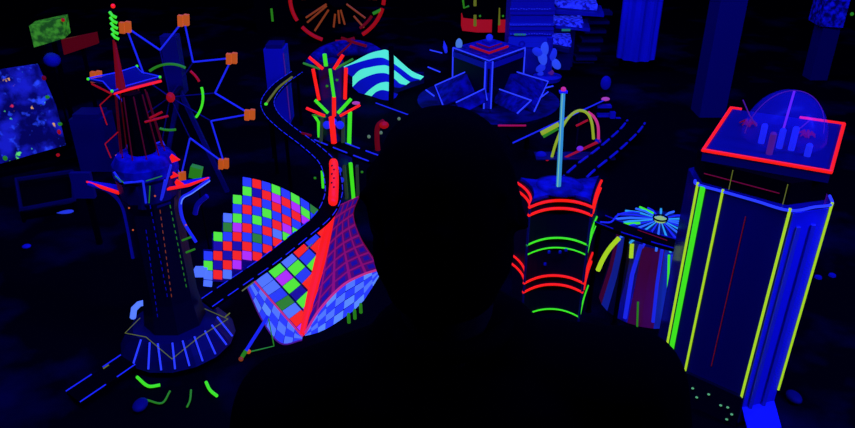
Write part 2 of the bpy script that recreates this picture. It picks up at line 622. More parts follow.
# four-pointed star platform
sp = [Pz(a, b2, 1.385) for a, b2 in ((88, 79), (103, 82), (112, 92), (128, 86), (160, 77), (142, 73), (136, 67), (118, 73))]
part(LT, 'star_platform', MB().prism([xy(p) for p in sp], 1.378, 1.384), 'navy')
part(LT, 'platform_outline', MB().tube([p + V((0, 0, .002)) for p in sp], .0020, 6, True), 'g_dblue')
part(LT, 'platform_edge', MB().tube([Pz(a, b2, 1.378) for a, b2 in ((114, 94), (130, 89), (161, 81))], [.003, .0042, .0042]), 'g_red', 'red glowing front edge')
part(LT, 'platform_edge', MB().tube([Pz(a, b2, 1.378) for a, b2 in ((92, 84), (112, 94))], .0028), 'g_dred', 'dim red side edge')
for a, b2 in ((88, 79), (112, 91), (160, 77), (137, 66)):
    part(LT, 'tip_light', MB().ball(Pz(a, b2, 1.388), .0042, 8, 6), 'g_green')
for (x0, y0), (x1, y1) in (((124, 34), (131, 66)), ((127, 33), (136, 70))):
    pass
# spire and spiral top
tip = PY(113, 6, LY)
m0 = PY(121, 88, LY)
part(LT, 'spire', MB().tube([m0, PY(114, 40, LY)], [.013, .004], 10), 'g_spire' if glow('g_spire', (1, .01, .01), .14) else '', 'dark red tapering spire')
part(LT, 'mast', MB().tube([PY(115, 42, LY), PY(113, 8, LY)], .003), 'black')
a, b2 = PY(116.5, 38, LY), PY(113.5, 11, LY)
for i in range(5):
    c = a.lerp(b2, (i + .3) / 5)
    part(LT, 'spiral_band', MB().tube([c + V((.008, -.006, -.006)), c + V((0, -.010, 0)), c + V((-.008, -.004, .008))], .0042, 8), 'g_green')
part(LT, 'mast_ball', MB().ball(tip, .006, 10, 8), 'g_red')

# ===================================================== star-shaped wheel
SY = 3.0
sc = PY(170, 97, SY)
SW = thing('star_wheel', 'big wheel shaped as an eight-pointed star of blue lines tipped with orange lamps',
           'fairground wheel', (sc.x, SY, G))
pts = [PY(a, b2, SY) for a, b2 in ((184, 20), (193, 62), (232, 58), (215, 93), (250, 114), (211, 121), (224, 163), (190, 138),
                                   (181, 176), (162, 141), (122, 158), (140, 118), (97, 76), (146, 80), (126, 27), (160, 50))]
for k in range(16):
    a, b2 = pts[k], pts[(k + 1) % 16]
    part(SW, 'star_line', MB().tube([a, b2], .0042, 6), 'g_dblue')
for k in range(8):
    p = pts[2 * k]
    lamp = part(SW, 'tip_lamp', MB().box(p + V((-.010, -.012, 0)), (.020, .022, .044), rot=Matrix.Rotation(.12, 3, 'Y')), 'g_orange')
    part(lamp, 'lamp_half', MB().box(p + V((.014, -.012, 0.003)), (.019, .022, .044), rot=Matrix.Rotation(.12, 3, 'Y')), 'g_orange')
for a0, a1, mt in ((62, 128, 'g_dgreen'), (28, 52, 'g_dred'), (-38, 17, 'g_green'), (-108, -80, 'g_dgreen')):
    part(SW, 'ring_arc', MB().tube([PY(170 + 33 * math.cos(math.radians(a0 + (a1 - a0) * i / 10)), 97 - 33 * math.sin(math.radians(a0 + (a1 - a0) * i / 10)), SY) for i in range(11)], .0058, 6), mt)
part(SW, 'hub', MB().ball(sc + V((0.01, -.02, 0.005)), (.018, .02, .022)), 'g_dred')
part(SW, 'axle', MB().tube([sc + V((.01, -.01, 0)), sc + V((.01, .12, 0))], .012), 'dark')
for k in range(8):
    part(SW, 'spoke', MB().tube([sc, pts[2 * k + 1]], .003, 6), 'navy')
for sx in (-.16, .16):
    part(SW, 'support_leg', MB().bar(sc + V((.01, .10, 0)), V((sc.x + sx, SY + .10, G + .012)), .018, .018), 'navy')
part(SW, 'support_box', MB().box(sc + V((-.015, .16, .1)), (.07, .06, .26)), 'navy')
# ============================================================ elevated roads


def road(root, pts, width, deck_mat='black', line_mat='g_dblue', dash=7, thick=.012, sides=('edge_line', 'edge_line'), r=.0022, dashes=True, dash_len=.05):
    """deck ribbon with dashed glowing lines along both edges"""
    n = len(pts)
    L, R = [], []
    for i in range(n):
        d = pts[min(i + 1, n - 1)] - pts[max(i - 1, 0)]
        sd = V((-d.y, d.x, 0)).normalized() * width / 2
        L.append(pts[i] + sd)
        R.append(pts[i] - sd)
    mb = MB()
    for i in range(n):
        for p in (L[i], R[i], R[i] - V((0, 0, thick)), L[i] - V((0, 0, thick))):
            mb.v.append(p)
    for i in range(n - 1):
        for k in range(4):
            k2 = (k + 1) % 4
            mb.face((i * 4 + k, i * 4 + k2, (i + 1) * 4 + k2, (i + 1) * 4 + k))
    mb.face((0, 1, 2, 3))
    mb.face([(n - 1) * 4 + k for k in range(4)])
    part(root, 'deck', mb, deck_mat)
    for side in (L, R):
        # resample by length
        mb = MB()
        acc = 0.0
        cur = [side[0] + V((0, 0, .002))]
        on = True
        for i in range(1, n):
            a, b2 = side[i - 1] + V((0, 0, .002)), side[i] + V((0, 0, .002))
            seglen = (b2 - a).length
            pos = 0.0
            while dashes and acc + (seglen - pos) >= (dash_len if on else dash_len * .45):
                step = (dash_len if on else dash_len * .45) - acc
                pos += step
                p = a.lerp(b2, pos / seglen)
                if on:
                    cur.append(p)
                    mb.tube(cur, r, 6)
                on = not on
                cur = [p]
                acc = 0.0
            acc += seglen - pos
            cur.append(b2)
        if on and len(cur) > 1 and (cur[-1] - cur[0]).length > .004:
            mb.tube(cur, r, 6)
        part(root, 'edge_line', mb, line_mat)


def posts(root, where, mat='black'):
    for p in where:
        part(root, 'support', MB().lathe((p.x, p.y, G), [(.012, .001), (.008, .01), (.008, p.z - G - .013)], 10), mat)


a = [Pz(73, 397, .53), Pz(106, 375, .54), Pz(128, 360, .548)]
r0 = thing('ramp_road', 'short straight road with dashed blue edges rising to the skirt of the spired tower', 'model road', (a[0].x, a[0].y, G))
road(r0, spline(a, 6), .078, dash_len=.085)
posts(r0, [a[0].lerp(a[1], .3), a[1]])
part(r0, 'yellow_dash', MB().tube([a[1].lerp(a[0], .1) + V((-.012, .036, .004)), a[1].lerp(a[2], .1) + V((-.012, .036, .004))], .0022), 'g_dyellow')

pz = [(207, 303, .665), (236, 283, .69), (268, 261, .72), (296, 239, .75), (323, 216, .785), (333, 197, .80), (333, 180, .81), (327, 162, .815), (309, 145, .82), (285, 127, .82), (271, 113, .82), (268, 100, .82), (279, 85, .82), (297, 72, .82)]
pts = [Pz(*p) for p in pz]
r1 = thing('curving_road', 'black elevated road with dashed blue edges winding in an S past the checkered tent', 'model road', (pts[4].x, pts[4].y, G))
sp1 = spline(pts, 8)
road(r1, sp1, .066, dash_len=.042, r=.0018)
posts(r1, [pts[9], pts[11], pts[13], pts[10]])
# yellow painted stretch along the far bend
part(r1, 'yellow_band', MB().tube(spline([Pz(266, 104, .828), Pz(271, 97, .828), Pz(279, 87, .828), Pz(292, 77, .828)], 5), [.004] + [.0055] * 14 + [.006]), 'g_dyellow', 'yellow glowing band on the far bend')
part(r1, 'marker', MB().ball(Pz(266, 104, .83), (.009, .009, .007)), 'g_green', 'green marker at the band end')
for (x0, y0), (x1, y1), mt in (((236, 283), (248, 274), 'g_dyellow'), ((300, 241), (306, 236), 'g_dyellow'), ((219, 309), (224, 305), 'g_dyellow')):
    part(r1, 'yellow_dash', MB().tube([Pz(x0 + 6, y0 + 8, .735), Pz(x1 + 6, y1 + 8, .745)], .002), mt)
part(r1, 'red_patch', MB().tube([Pz(302, 133, .826), Pz(311, 135.5, .826)], .006), 'g_dim_red')

a = [Pz(318, 138, .82), Pz(343, 147, .82), Pz(372, 158, .82), Pz(420, 175, .82)]
for _i in range(4):
    a[_i] = a[_i] + V((.012, -.0, 0)) if _i == 0 else a[_i]
r2 = thing('spur_road', 'short black road crossing in front of the slim neon column with thick blue edge dashes', 'model road', (a[2].x, a[2].y, G))
road(r2, spline(a, 6), .07, dash_len=.09, r=.0032)
posts(r2, [a[2], a[3]])

# red train lying on the road where it runs toward the viewer
TR = [Pz(333.5, 162, .848), Pz(334, 172, .845), Pz(334, 184, .842), Pz(333, 202, .836)]
c = (TR[1] + TR[2]) / 2
tn = thing('red_train', 'red glowing capsule-shaped train on the winding road below the slim neon column', 'model train', c)
part(tn, 'body', MB().tube([TR[0] + V((0, .01, 0))] + spline(TR, 6) + [TR[-1] - V((0, .01, 0))], [.006] + [.0165] + [.018] * 17 + [.0165] + [.006], 14), 'g_red', smooth=True)
for i in range(6):
    p = TR[0].lerp(TR[3], .2 + i * .11) + V((.004 if i % 2 else -.004, -.004, .0165))
    part(tn, 'window', MB().box(p, (.006, .010, .006)), 'dark')

# ============================================================ checkered tent
TENT = thing('checkered_tent', 'swooping tent covered in red, green, blue and magenta glowing checks with a red ridge', 'tent pavilion', Pz(303, 338, G + .001))
PAL = ['g_tblue', 'g_tgreen', 'g_tred', 'g_tmag', 'g_tdgreen', 'g_tpale', 'g_tdblue', 'dark']
glow('g_tblue', (0.03, 0.06, 1.0), 0.75)
glow('g_tgreen', (0.10, 0.95, 0.04), 0.85)
glow('g_tred', (1.0, 0.022, 0.010), 0.9)
glow('g_tmag', (0.50, 0.035, 0.90), 0.85)
glow('g_tdgreen', (0.06, 0.45, 0.04), 0.45)
glow('g_tpale', (0.09, 0.20, 1.0), 0.9)
glow('g_tdblue', (0.03, 0.015, 0.6), 0.35)


def pick(i, j, rnd):
    if (i + j) % 2 == 0:
        return rnd.choice([0, 0, 3, 3, 0, 5, 6])
    return rnd.choice([1, 2, 1, 2, 4, 2])


A, D, Q = PY(245, 180, 2.80), Pz(200, 272, G + .015), Pz(332, 216, .66)
nrm = (D - A).cross(Q - A).normalized()
if nrm.z < 0:
    nrm = -nrm


def onplane(px, py, lift=0.0):
    d = ray(px, py)
    t = (A - CAM).dot(nrm) / d.dot(nrm)
    return CAM + d * t + nrm * lift


def fy(x):
    # top edge of the tiled sheet
    u = (x - 236) / 75.0
    return 176.5 + 6 * u + (22 * max(0, u) ** 2.1)


rnd = random.Random(5)
mb = MB()
W, H = 9.6, 9.2
for j in range(-4, 9):
    xs = 242.5 + W * j
    r_first = 0 if j >= 0 else [None, 2, 4, 6, 8][-j]
    for r in range(r_first, 13):
        x0, x1 = xs - .62 * r * (1 + .03 * j) * (.55 if j < 0 else .8) + .0, 0
        sh = .30 * r
        c4 = []
        for (dx, dr) in ((.07, .07), (.93, .07), (.93, .93), (.07, .93)):
            X = xs + dx * W + (dr + r) * (-.05 + .5 * max(0, min(1, (j + dx) / 6)))
            Yp = fy(xs + dx * W) + (r + dr) * H * (1 - .012 * j)
            c4.append((X, Yp))
        cxm = sum(p[0] for p in c4) / 4
        cym = sum(p[1] for p in c4) / 4
        # stop just under the road
        if cym > 289 - (cxm - 205) * .58:
            continue
        if cxm > 322:
            continue
        if j <= -4 and r > 11:
            continue
        mb.mat(pick(j, r, rnd) if not (cym > 262 and cxm < 215 and r > 10) else 5)
        mb.plate([onplane(*p, .006) for p in c4], .006, nrm)
part(TENT, 'upper_roof_tiles', mb, PAL)
# cloth under the tiles
bk = []
for x in range(0, 9):
    X = 243 + x * 9.4
    bk.append((X, fy(X) + .5))
bk += [(333, 214), (303, 300), (262, 285), (203, 281), (203, 249), (212, 249), (212, 233), (222, 233), (222, 215), (232, 215), (232, 197), (243, 197)]
part(TENT, 'upper_roof_cloth', MB().plate([onplane(*p, -.001) for p in bk], .004, nrm), 'navy')

# lower sheet below the road, running down to the front foot
P0, Q0, F0 = onplane(255, 281), PY(334, 209, 2.50), Pz(303, 336, G + .004)
N = 7
mb = MB()
bulge = (Q0 - P0).cross(F0 - P0).normalized()
if bulge.dot(CAM - P0) < 0:
    bulge = -bulge


def st(s, t):
    w = s * t * (1 - s - t)
    return P0 + (Q0 - P0) * s + (F0 - P0) * t - bulge * (.55 * w)


for i in range(N):
    for j in range(N - i):
        g = .06
        mb.mat(pick(i, j, rnd) if i + j > 1 or i > 0 else 5)
        if j >= 0 and i <= 1 and j < N - 4:
            pass
        if i + j < N - 1:
            uv = [(i + g, j + g), (i + 1 - g, j + g), (i + 1 - g, j + 1 - g), (i + g, j + 1 - g)]
        else:
            uv = [(i + g, j + g), (i + 1 - 2 * g, j + g), (i + g, j + 1 - 2 * g)]
        mb.plate([st(a / N, b2 / N) for a, b2 in uv], .004)
part(TENT, 'lower_roof_tiles', mb, PAL)
mb = MB()
for i in range(N):
    for j in range(N - i):
        if i + j < N - 1:
            uv = [(i, j), (i + 1, j), (i + 1, j + 1), (i, j + 1)]
        else:
            uv = [(i, j), (i + 1, j), (i, j + 1)]
        mb.plate([st(a / N, b2 / N) - bulge * .006 for a, b2 in uv], .003)
part(TENT, 'lower_roof_cloth', mb, 'navy')

# red ridge between the two sheets
ridge = [Q0.lerp(F0, i / 24) + bulge * .004 + V((.0, 0, .004)) for i in range(25)]
ridge = ridge
part(TENT, 'ridge', MB().tube([p + V((0, -.004, .004)) for p in ridge], [.008 + .012 * math.sin(PI * min(1, (i + 3) / (len(ridge) + 3))) for i in range(len(ridge))], 10), 'g_red', 'thick red glowing ridge')

# right sheet : dim magenta net with darker blue squares
rc = spline([PY(359, 196, 2.62), PY(353, 214, 2.56), PY(359, 235, 2.50), Pz(369, 252, .55), Pz(380, 268, G + .01)], 6)
arch = spline([Pz(305, 333, G + .02), Pz(320, 309, .56), Pz(342, 286, .575), Pz(362, 275, .555), Pz(380, 269, G + .02)], 6)
nv = len(ridge) - 1


def sheet(u, v):
    k = v * nv
    i = min(int(k), nv - 1)
    a = ridge[i].lerp(ridge[i + 1], k - i)
    b2 = rc[i].lerp(rc[i + 1], k - i)
    p = a.lerp(b2, u)
    # pull the lowest rows on to the arch
    q = arch[0] if u <= 0 else arch[-1]
    ku = u * (len(arch) - 1)
    ii = min(int(ku), len(arch) - 2)
    ar = arch[ii].lerp(arch[ii + 1], ku - ii)
    base = ridge[-1].lerp(rc[-1], u)
    p = p + (ar - base) * v ** 1.6
    return p


NU, NVV = 5, 8
mb = MB()
for i in range(NU):
    for j in range(NVV):
        c4 = [sheet((i + a) / NU, (j + b2) / NVV) for a, b2 in ((0, 0), (1, 0), (1, 1), (0, 1))]
        mb.mat(0)
        mb.plate(c4, .004)
        for k, g in enumerate((.10, .28)):
            c4 = [sheet((i + a) / NU, (j + b2) / NVV) for a, b2 in ((g, g), (1 - g, g), (1 - g, 1 - g), (g, 1 - g))]
            n2 = (c4[1] - c4[0]).cross(c4[2] - c4[0]).normalized()
            if n2.dot(CAM - c4[0]) < 0:
                n2 = -n2
            mb.mat(1 + k)
            mb.plate([p + n2 * .002 * (k + 1) for p in c4], .002)
glow('g_net', (0.55, 0.010, 0.22), 0.40)
glow('g_netfill', (0.20, 0.006, 0.22), 0.32)
glow('g_netblue', (0.02, 0.008, 0.40), 0.45)
part(TENT, 'net_roof', mb, ['g_net', 'g_netfill', 'g_netblue'], 'dim magenta netted side')
part(TENT, 'roof_edge', MB().tube(rc, .003, 6), 'g_dim_red')
part(TENT, 'arch_edge', MB().tube(arch, .0045, 8), 'g_pink', 'pink glowing arch edge')
# blue checked walls under the arches
low = spline([Pz(305, 336, G + .003), Pz(320, 332, G + .003), Pz(338, 322, G + .003), Pz(362, 303, G + .003), Pz(381, 273, G + .003)], 6)


def wallgrid(top, bot, nu, nvv, seed):
    rd = random.Random(seed)
    m2 = MB()

    def pt(u, v):
        k = u * (len(top) - 1)
        i = min(int(k), len(top) - 2)
        return top[i].lerp(top[i + 1], k - i).lerp(bot[i].lerp(bot[i + 1], k - i), v)
    for i in range(nu):
        for j in range(nvv):
            m2.mat(0 if (i + j) % 2 == 0 else rd.choice([1, 1, 2]))
            c4 = [pt((i + a) / nu, (j + b2) / nvv) for a, b2 in ((0.04, .04), (.96, .04), (.96, .96), (.04, .96))]
            if (c4[0] - c4[2]).length > .002:
                m2.plate(c4, .004)
    return m2


part(TENT, 'checked_wall', wallgrid(arch, low, 9, 4, 2), ['g_tblue', 'g_tpale', 'g_pale2'] if glow('g_pale2', (0.12, 0.30, 1.0), .85) else None, 'blue and pale blue checked wall')
arl = [P0.lerp(F0, i / 18) + V((0, -.006, .004)) for i in range(19)]
lowl = spline([Pz(247, 287, G + .003), Pz(261, 318, G + .003), Pz(280, 343, G + .003), Pz(302, 340, G + .003)], 6)
part(TENT, 'checked_wall', wallgrid(arl, lowl, 7, 3, 4), ['g_tblue', 'g_tpale', 'g_pale2'], 'blue and pale blue checked wall')
part(TENT, 'arch_edge', MB().tube([p + V((0, -.004, .003)) for p in arl], .0035, 8), 'g_pink', 'pink glowing arch edge')
part(TENT, 'bottom_edge', MB().tube(lowl, .0028, 6), 'g_violet')
part(TENT, 'rear_foot', MB().box(D + V((0.004, -.004, .004)), (.05, .05, .02)), 'g_tpale', 'pale blue foot')

# little green posts beside the tent
for px, py in ((349, 318), (355, 314), (361, 308)):
    p = Pz(px, py + 5, G)
    single('garden_post', MB().lathe(p, [(.006, .001), (.006, .035), (.004, .042)], 8), 'g_dgreen',
           'short green post by the checkered tent, %s' % {349: 'frontmost of three', 355: 'middle of three', 361: 'rearmost of three'}[px],
           'garden post', p, 'green posts beside the tent')
# triangular frame sculpture with an orange bead
T0 = Pz(250, 356, G + .001)
tf = thing('triangle_sculpture', 'open triangular blue and green frame with an orange bead between skirted tower and tent', 'sculpture', T0)
a, b2, c = PY(268, 316, T0.y + .05), Pz(242, 357, G + .012), Pz(274, 346, G + .012)
part(tf, 'blue_strut', MB().tube([a, b2], .0055), 'g_dblue')
part(tf, 'green_strut', MB().tube([a, c, Pz(249, 352, G + .012)], .0022), 'g_dgreen')
part(tf, 'tip', MB().tube([b2 + (a - b2) * .16, b2], .0065), 'g_dgreen')
part(tf, 'foot', MB().ball(Pz(241, 359, G + .012), .008, 10, 8), 'g_dorange')
part(tf, 'bead', MB().ball(Pz(248.5, 351.5, G + .02), .008, 10, 8), 'g_orange', 'orange bead')

# pale corner bracket beside tower
p = Pz(139, 310, G)
cb = single('corner_bench', MB().tube([Pz(147, 302, G + .02), Pz(139, 304, G + .02), Pz(134, 309, G + .02), Pz(133, 317, G + .02)], .011, 8), 'g_pale',
            'small pale blue L-shaped bench beside the skirted tower', 'bench', Pz(139, 310, G))
# ================================================== slim neon column tower
NY = 2.95
nb = Pz(335, 205, G)
nb = V((PY(334, 150, NY).x, NY, G))
NT = thing('neon_column', 'slim column tower hung with red and green neon bars that splay at two levels', 'model tower', nb)
X0 = nb.x
part(NT, 'shaft', MB().prism([(X0 - .07, NY + .07), (X0, NY + .0), (X0 + .07, NY + .07), (X0, NY + .14)], G + .001, .92), 'navy')
part(NT, 'upper_shaft', MB().prism([(X0 - .055, NY + .07), (X0, NY + .015), (X0 + .055, NY + .07), (X0, NY + .125)], .92, 1.17), 'navy')


def nbar(pts, r, mt, yo=0.0, name='neon_bar'):
    part(NT, name, MB().tube([PY(a, b2, NY - .012 + yo) for a, b2 in pts], r, 8), mt)


nbar(((313, 69), (319, 100)), .0075, 'g_red', .06)
nbar(((346, 68), (345, 99)), .0080, 'g_red', .06)
nbar(((330, 69), (334, 97)), .0068, 'g_green')
nbar(((334, 97), (334, 116)), .0085, 'g_red', -.003)
nbar(((309, 57), (323, 69)), .0072, 'g_red')
nbar(((324.5, 54), (326, 66)), .0085, 'g_green')
nbar(((343, 55), (334, 69)), .0072, 'g_red')
nbar(((303, 63), (320, 69)), .0048, 'g_dgreen')
nbar(((335, 69), (353, 59)), .0048, 'g_dgreen')
nbar(((315, 100), (328, 113)), .0072, 'g_green')
nbar(((351, 99), (338, 113)), .0072, 'g_green')
nbar(((306, 108), (325, 116)), .0068, 'g_red')
nbar(((360, 105), (340, 116)), .0060, 'g_red')
nbar(((312, 115), (326, 117)), .004, 'g_dgreen')
nbar(((314, 115), (318.5, 122), (319, 137)), .0068, 'g_green', .05)
nbar(((350, 112), (349, 148)), .0092, 'g_green', .05)
nbar(((350.5, 163), (354, 204)), .0088, 'g_green', .05)
nbar(((331.5, 117), (334, 143)), .0125, 'g_red', -.004)
nbar(((322, 171), (323, 188)), .0060, 'g_green', .02)
for (x0, y0, x1, y1) in ((322, 118, 321, 142), (343, 118, 343, 142), (344, 166, 347, 198), (357, 166, 358, 196)):
    part(NT, 'side_strip', MB().bar(PY(x0, y0, NY + .02), PY(x1, y1, NY + .02), .012, .03), 'g_dgreenx' if glow('g_dgreenx', (.06, .12, .05), .25) else '')
for px, py in ((327, 125), (340, 125), (333, 122)):
    part(NT, 'knob', MB().ball(PY(px, py, NY - .004), .018, 12, 8), 'g_dblue', 'blue knob', True)
for px, py in ((339, 170), (341, 180), (340, 192), (330, 205), (349, 204)):
    part(NT, 'base_ball', MB().ball(PY(px, py, NY + .0), .014, 10, 8), 'g_dblue', None, True)
for px, py in ((327, 86), (337, 80), (315, 178), (362, 172)):
    part(NT, 'glint', MB().box(PY(px, py, NY + .02), (.010, .006, .008)), 'g_dgreen')

# ======================================================= cyan striped shell
SHY = 4.6
SH = thing('striped_shell', 'shell-shaped hall with wavy cyan stripes split by a dark seam', 'shell hall', (PY(388, 100, 4.55).x, 4.6, G))
edges = [  # left to right outlines of successive stripe edges, in the plane of depth Y
    (4.72, [(340, 68), (353, 62), (368, 54), (380, 50.5), (388, 50.5), (400, 61), (412, 71), (424, 76.5)]),
    (4.69, [(340, 69), (353, 64), (368, 59.5), (380, 57.5), (388, 60), (400, 68), (412, 77), (421, 79.5)]),
    (4.64, [(352.5, 77), (360, 70), (371, 67), (380, 65.5), (388, 66), (398, 73), (404, 78), (410, 82)]),
    (4.60, [(352.5, 87), (360, 80), (371, 75), (380, 73), (388, 74), (396, 80), (400, 83.5), (406, 85)]),
    (4.56, [(359, 102), (366, 93), (373, 87), (380, 83), (388, 82), (393, 85), (396, 87), (400, 88)]),
    (4.53, [(367, 102), (371, 97), (376, 92), (382, 90), (388, 91), (392, 92), (395, 93), (398, 94)]),
    (4.50, [(371, 106), (376, 105), (380, 104), (384, 103), (388, 103), (391, 103), (393, 103), (396, 103)]),
]
rows = []
for Y, e in edges:
    row = []
    for i, (a, b2) in enumerate(e):
        row.append(PY(a, b2, Y + .10 * (abs(i - 4) / 4) ** 2))
    rows.append(spline(row, 5))
part(SH, 'shell_body', None or (lambda mb: mb)(MB()).prism([(p.x, p.y + .10) for p in (rows[0][0], rows[6][4], rows[6][-1], rows[0][-1])] + [(rows[0][20].x, rows[0][20].y + .14)], G + .001, .58), 'navy')
for i in range(6):
    mb = MB()
    nn = len(rows[i])
    for k in range(nn - 1):
        if 21 <= k <= 22:
            pass
        c4 = [rows[i][k], rows[i][k + 1], rows[i + 1][k + 1], rows[i + 1][k]]
        mb.plate(c4, .012)
    st2 = i in (0, 2, 4)
    if i == 4:
        mb = MB()
        for k in range(0, 22):
            mb.plate([rows[i][k], rows[i][k + 1], rows[i + 1][k + 1], rows[i + 1][k]], .012)
    part(SH, 'stripe' if st2 else 'shell_panel', mb, 'g_cyan' if st2 else 'g_shellblue' if glow('g_shellblue', (.006, .015, 1.0), .30) else '', 'cyan glowing stripe' if st2 else None)
part(SH, 'seam', MB().tube(spline([PY(391, 47, 4.60), PY(391.5, 65, 4.52), PY(391.5, 82, 4.47), PY(391, 104, 4.42)], 5), .017, 8), 'black', 'dark seam')
part(SH, 'ground_line', MB().tube([Pz(376, 103, G + .006), Pz(409, 115, G + .006)], .004, 6), 'g_dblue')

# ============================================================ ferris wheel
FY = 6.0
fc = PY(337, -3, FY)
FW = thing('ferris_wheel', 'red-rimmed wheel with paired orange spokes, cut by the top edge', 'fairground wheel', (fc.x, FY, G))


def fp(a, r):
    a = math.radians(a)
    return PY(337 + r * math.cos(a), -3 - r * .95 * math.sin(a), FY)


for a0, a1, mt in ((172, 212, 'g_dred'), (222, 252, 'g_dred'), (268, 292, 'g_dim_red'), (303, 345, 'g_dred'), (350, 372, 'g_dred'), (20, 60, 'g_dred'), (70, 110, 'g_dred'), (120, 160, 'g_dred')):
    part(FW, 'rim', MB().tube([fp(a0 + (a1 - a0) * i / 8, 47) for i in range(9)], .016, 8), mt)
part(FW, 'inner_rim', MB().tube([fp(305 + 25 * i / 6, 40) for i in range(7)], .012, 8), 'g_dim_red')
for a, r0_, r1_ in ((222, 14, 40), (215, 13, 38), (238, 16, 42), (264, 18, 32), (285, 14, 30), (322, 12, 36), (310, 26, 42), (357, 12, 40), (183, 14, 36), (275, 14, 28)):
    part(FW, 'spoke', MB().tube([fp(a, r0_), fp(a, r1_)], .0085, 6), 'g_dorange')
for a in (30, 75, 120, 150):
    part(FW, 'spoke', MB().tube([fp(a, 14), fp(a, 42)], .0085, 6), 'g_dorange')
part(FW, 'hub', MB().tube([PY(337, -3, FY - .03), PY(337, -3, FY + .04)], .08, 20), 'black')
part(FW, 'green_light', MB().tube([fp(334, 40), fp(343, 46)], .013, 8), 'g_dgreen')
for sx in (-.28, .28):
    part(FW, 'support_leg', MB().bar(fc + V((0, .10, 0)), V((fc.x + sx, FY + .1, G + .012)), .03, .03), 'black')
part(FW, 'axle', MB().tube([fc, fc + V((0, .12, 0))], .03), 'black')

# ========================================================= plaza pavilion
bz = Pz(489, 111, G)
PV = thing('plaza_pavilion', 'square pavilion outlined in blue light with open slanting wings and small red roof lines', 'pavilion', bz)
zr = PY(489, 61, bz.y).z
rf = [PY(489, 61, bz.y), Pz(453, 48, zr), Pz(489, 39, zr), Pz(525, 48, zr)]
body = [xy(p) for p in rf]
part(PV, 'walls', MB().prism(body, G + .001, zr - .015), 'dark')
part(PV, 'roof', MB().prism(body, zr - .015, zr), 'blue_cloth')
part(PV, 'roof_line', MB().tube([p + V((0, -.004, .003)) for p in (rf[1], rf[0], rf[3])], .0048, 6), 'g_blue')
part(PV, 'roof_line', MB().tube([rf[1], rf[2] + V((0, 0, .002)), rf[3]], .004, 6), 'g_deep')
for k in (1, 3):
    p = rf[k]
    part(PV, 'corner_line', MB().tube([p + V((0, -.005, 0)), V((p.x, p.y - .005, G + .06))], .0048, 6), 'g_blue')
for dx in (-.022, .022):
    part(PV, 'front_post', MB().tube([rf[0] + V((dx, -.012, 0)), V((rf[0].x + dx, rf[0].y - .012, G + .002))], .0048, 6), 'g_blue')
part(PV, 'front_panel', MB().box((rf[0].x, rf[0].y - .006, (zr + G) / 2), (.05, .012, zr - G - .01)), 'blue')
part(PV, 'window_strip', MB().box((rf[0].x, rf[0].y - .013, (zr + G) / 2 + .04), (.014, .006, .15)), 'dark')
for k, (a, b2) in enumerate(((rf[1], rf[0]), (rf[0], rf[3]))):
    # stepped upper band
    n2 = V((b2.y - a.y, a.x - b2.x, 0)).normalized()
    part(PV, 'upper_band', MB().plate([a + n2 * .004 + V((0, 0, -.02)), b2 + n2 * .004 + V((0, 0, -.02)), b2 + n2 * .004 + V((0, 0, -.055)), a + n2 * .004 + V((0, 0, -.055))], .006, n2), 'blue')
# stepped roof
cxp = sum(p.x for p in rf) / 4
cyp = sum(p.y for p in rf) / 4
for k, (sc_, h) in enumerate(((.60, .018), (.40, .036), (.20, .055))):
    pl = [(cxp + (p.x - cxp) * sc_, cyp + (p.y - cyp) * sc_) for p in rf]
    part(PV, 'roof_step', MB().prism(pl, zr + (0 if k == 0 else (.018, .036)[k - 1]), zr + h), 'blue')
    if k < 2:
        w3 = [V((*pl[i], zr + h + .002)) + V((0, -.004, 0)) for i in (1, 0, 3)]
        part(PV, 'red_step_line', MB().tube([w3[0].lerp(w3[1], .15), w3[1], w3[2].lerp(w3[1], .15)], .0085 if k == 0 else .004, 6), 'g_dred' if k == 0 else 'g_dim_red')
part(PV, 'finial', MB().ball((cxp, cyp, zr + .072), (.022, .022, .022)), 'g_dblue')
part(PV, 'egg_lamp', MB().ball(Pz(459, 44, zr + .02), (.022, .022, .036), 12, 10), 'g_egg' if glow('g_egg', (.1, .3, .8), .6) else '', 'pale egg-shaped lamp', True)
part(PV, 'leaf_spike', MB().tube([Pz(446, 52, zr - .05), Pz(445, 47, zr - .03), Pz(444, 41, zr)], [.010, .014, .002], 8), 'g_dblue')
# slanting wings
for wpts in (((469, 71), (435, 86), (443, 106), (478, 90)), ((456, 103), (485, 89), (487, 101), (462, 114)), ((508, 70), (548, 82), (534, 112), (500, 88)), ((497, 89), (531, 101), (517, 114), (494, 102))):
    zs = (.70, .56, .51, .60) if wpts[0][1] < 80 else (.60, .66, .60, .55)
    q3 = [Pz(a, b2, z) for (a, b2), z in zip(wpts, zs)]
    wg = part(PV, 'wing', MB().plate(q3, .010), 'blue_cloth')
    lift = V((0, -.006, .006))
    part(wg, 'wing_outline', MB().tube([q3[0] + lift, q3[1] + lift, q3[2] + lift], .0048, 6), 'g_blue')
for (x0, y0), (x1, y1) in (((430, 50), (442, 53)), ((428, 67), (440, 72)), ((426, 90), (434, 96)), ((545, 88), (553, 86)), ((548, 92), (540, 98))):
    part(PV, 'court_line', MB().tube([Pz(x0, y0, G + .05), Pz(x1, y1, G + .05)], .005, 6), 'g_blue')
part(PV, 'painted_ground_glow', MB().lathe((cxp, cyp - .08, G), [(.46, .001), (.46, .005)], 40), 'ground_glow_blue')  # thin disc painting a blue pool of glow on the table
mb = MB()
for k in range(8):
    a = 2 * PI * k / 8 + .4
    mb.box(bz + V((.19 * math.cos(a), .19 * math.sin(a) + .16, .01)), (.16, .05, .018), a + PI / 2)
part(PV, 'court_kerb', mb, 'navy')

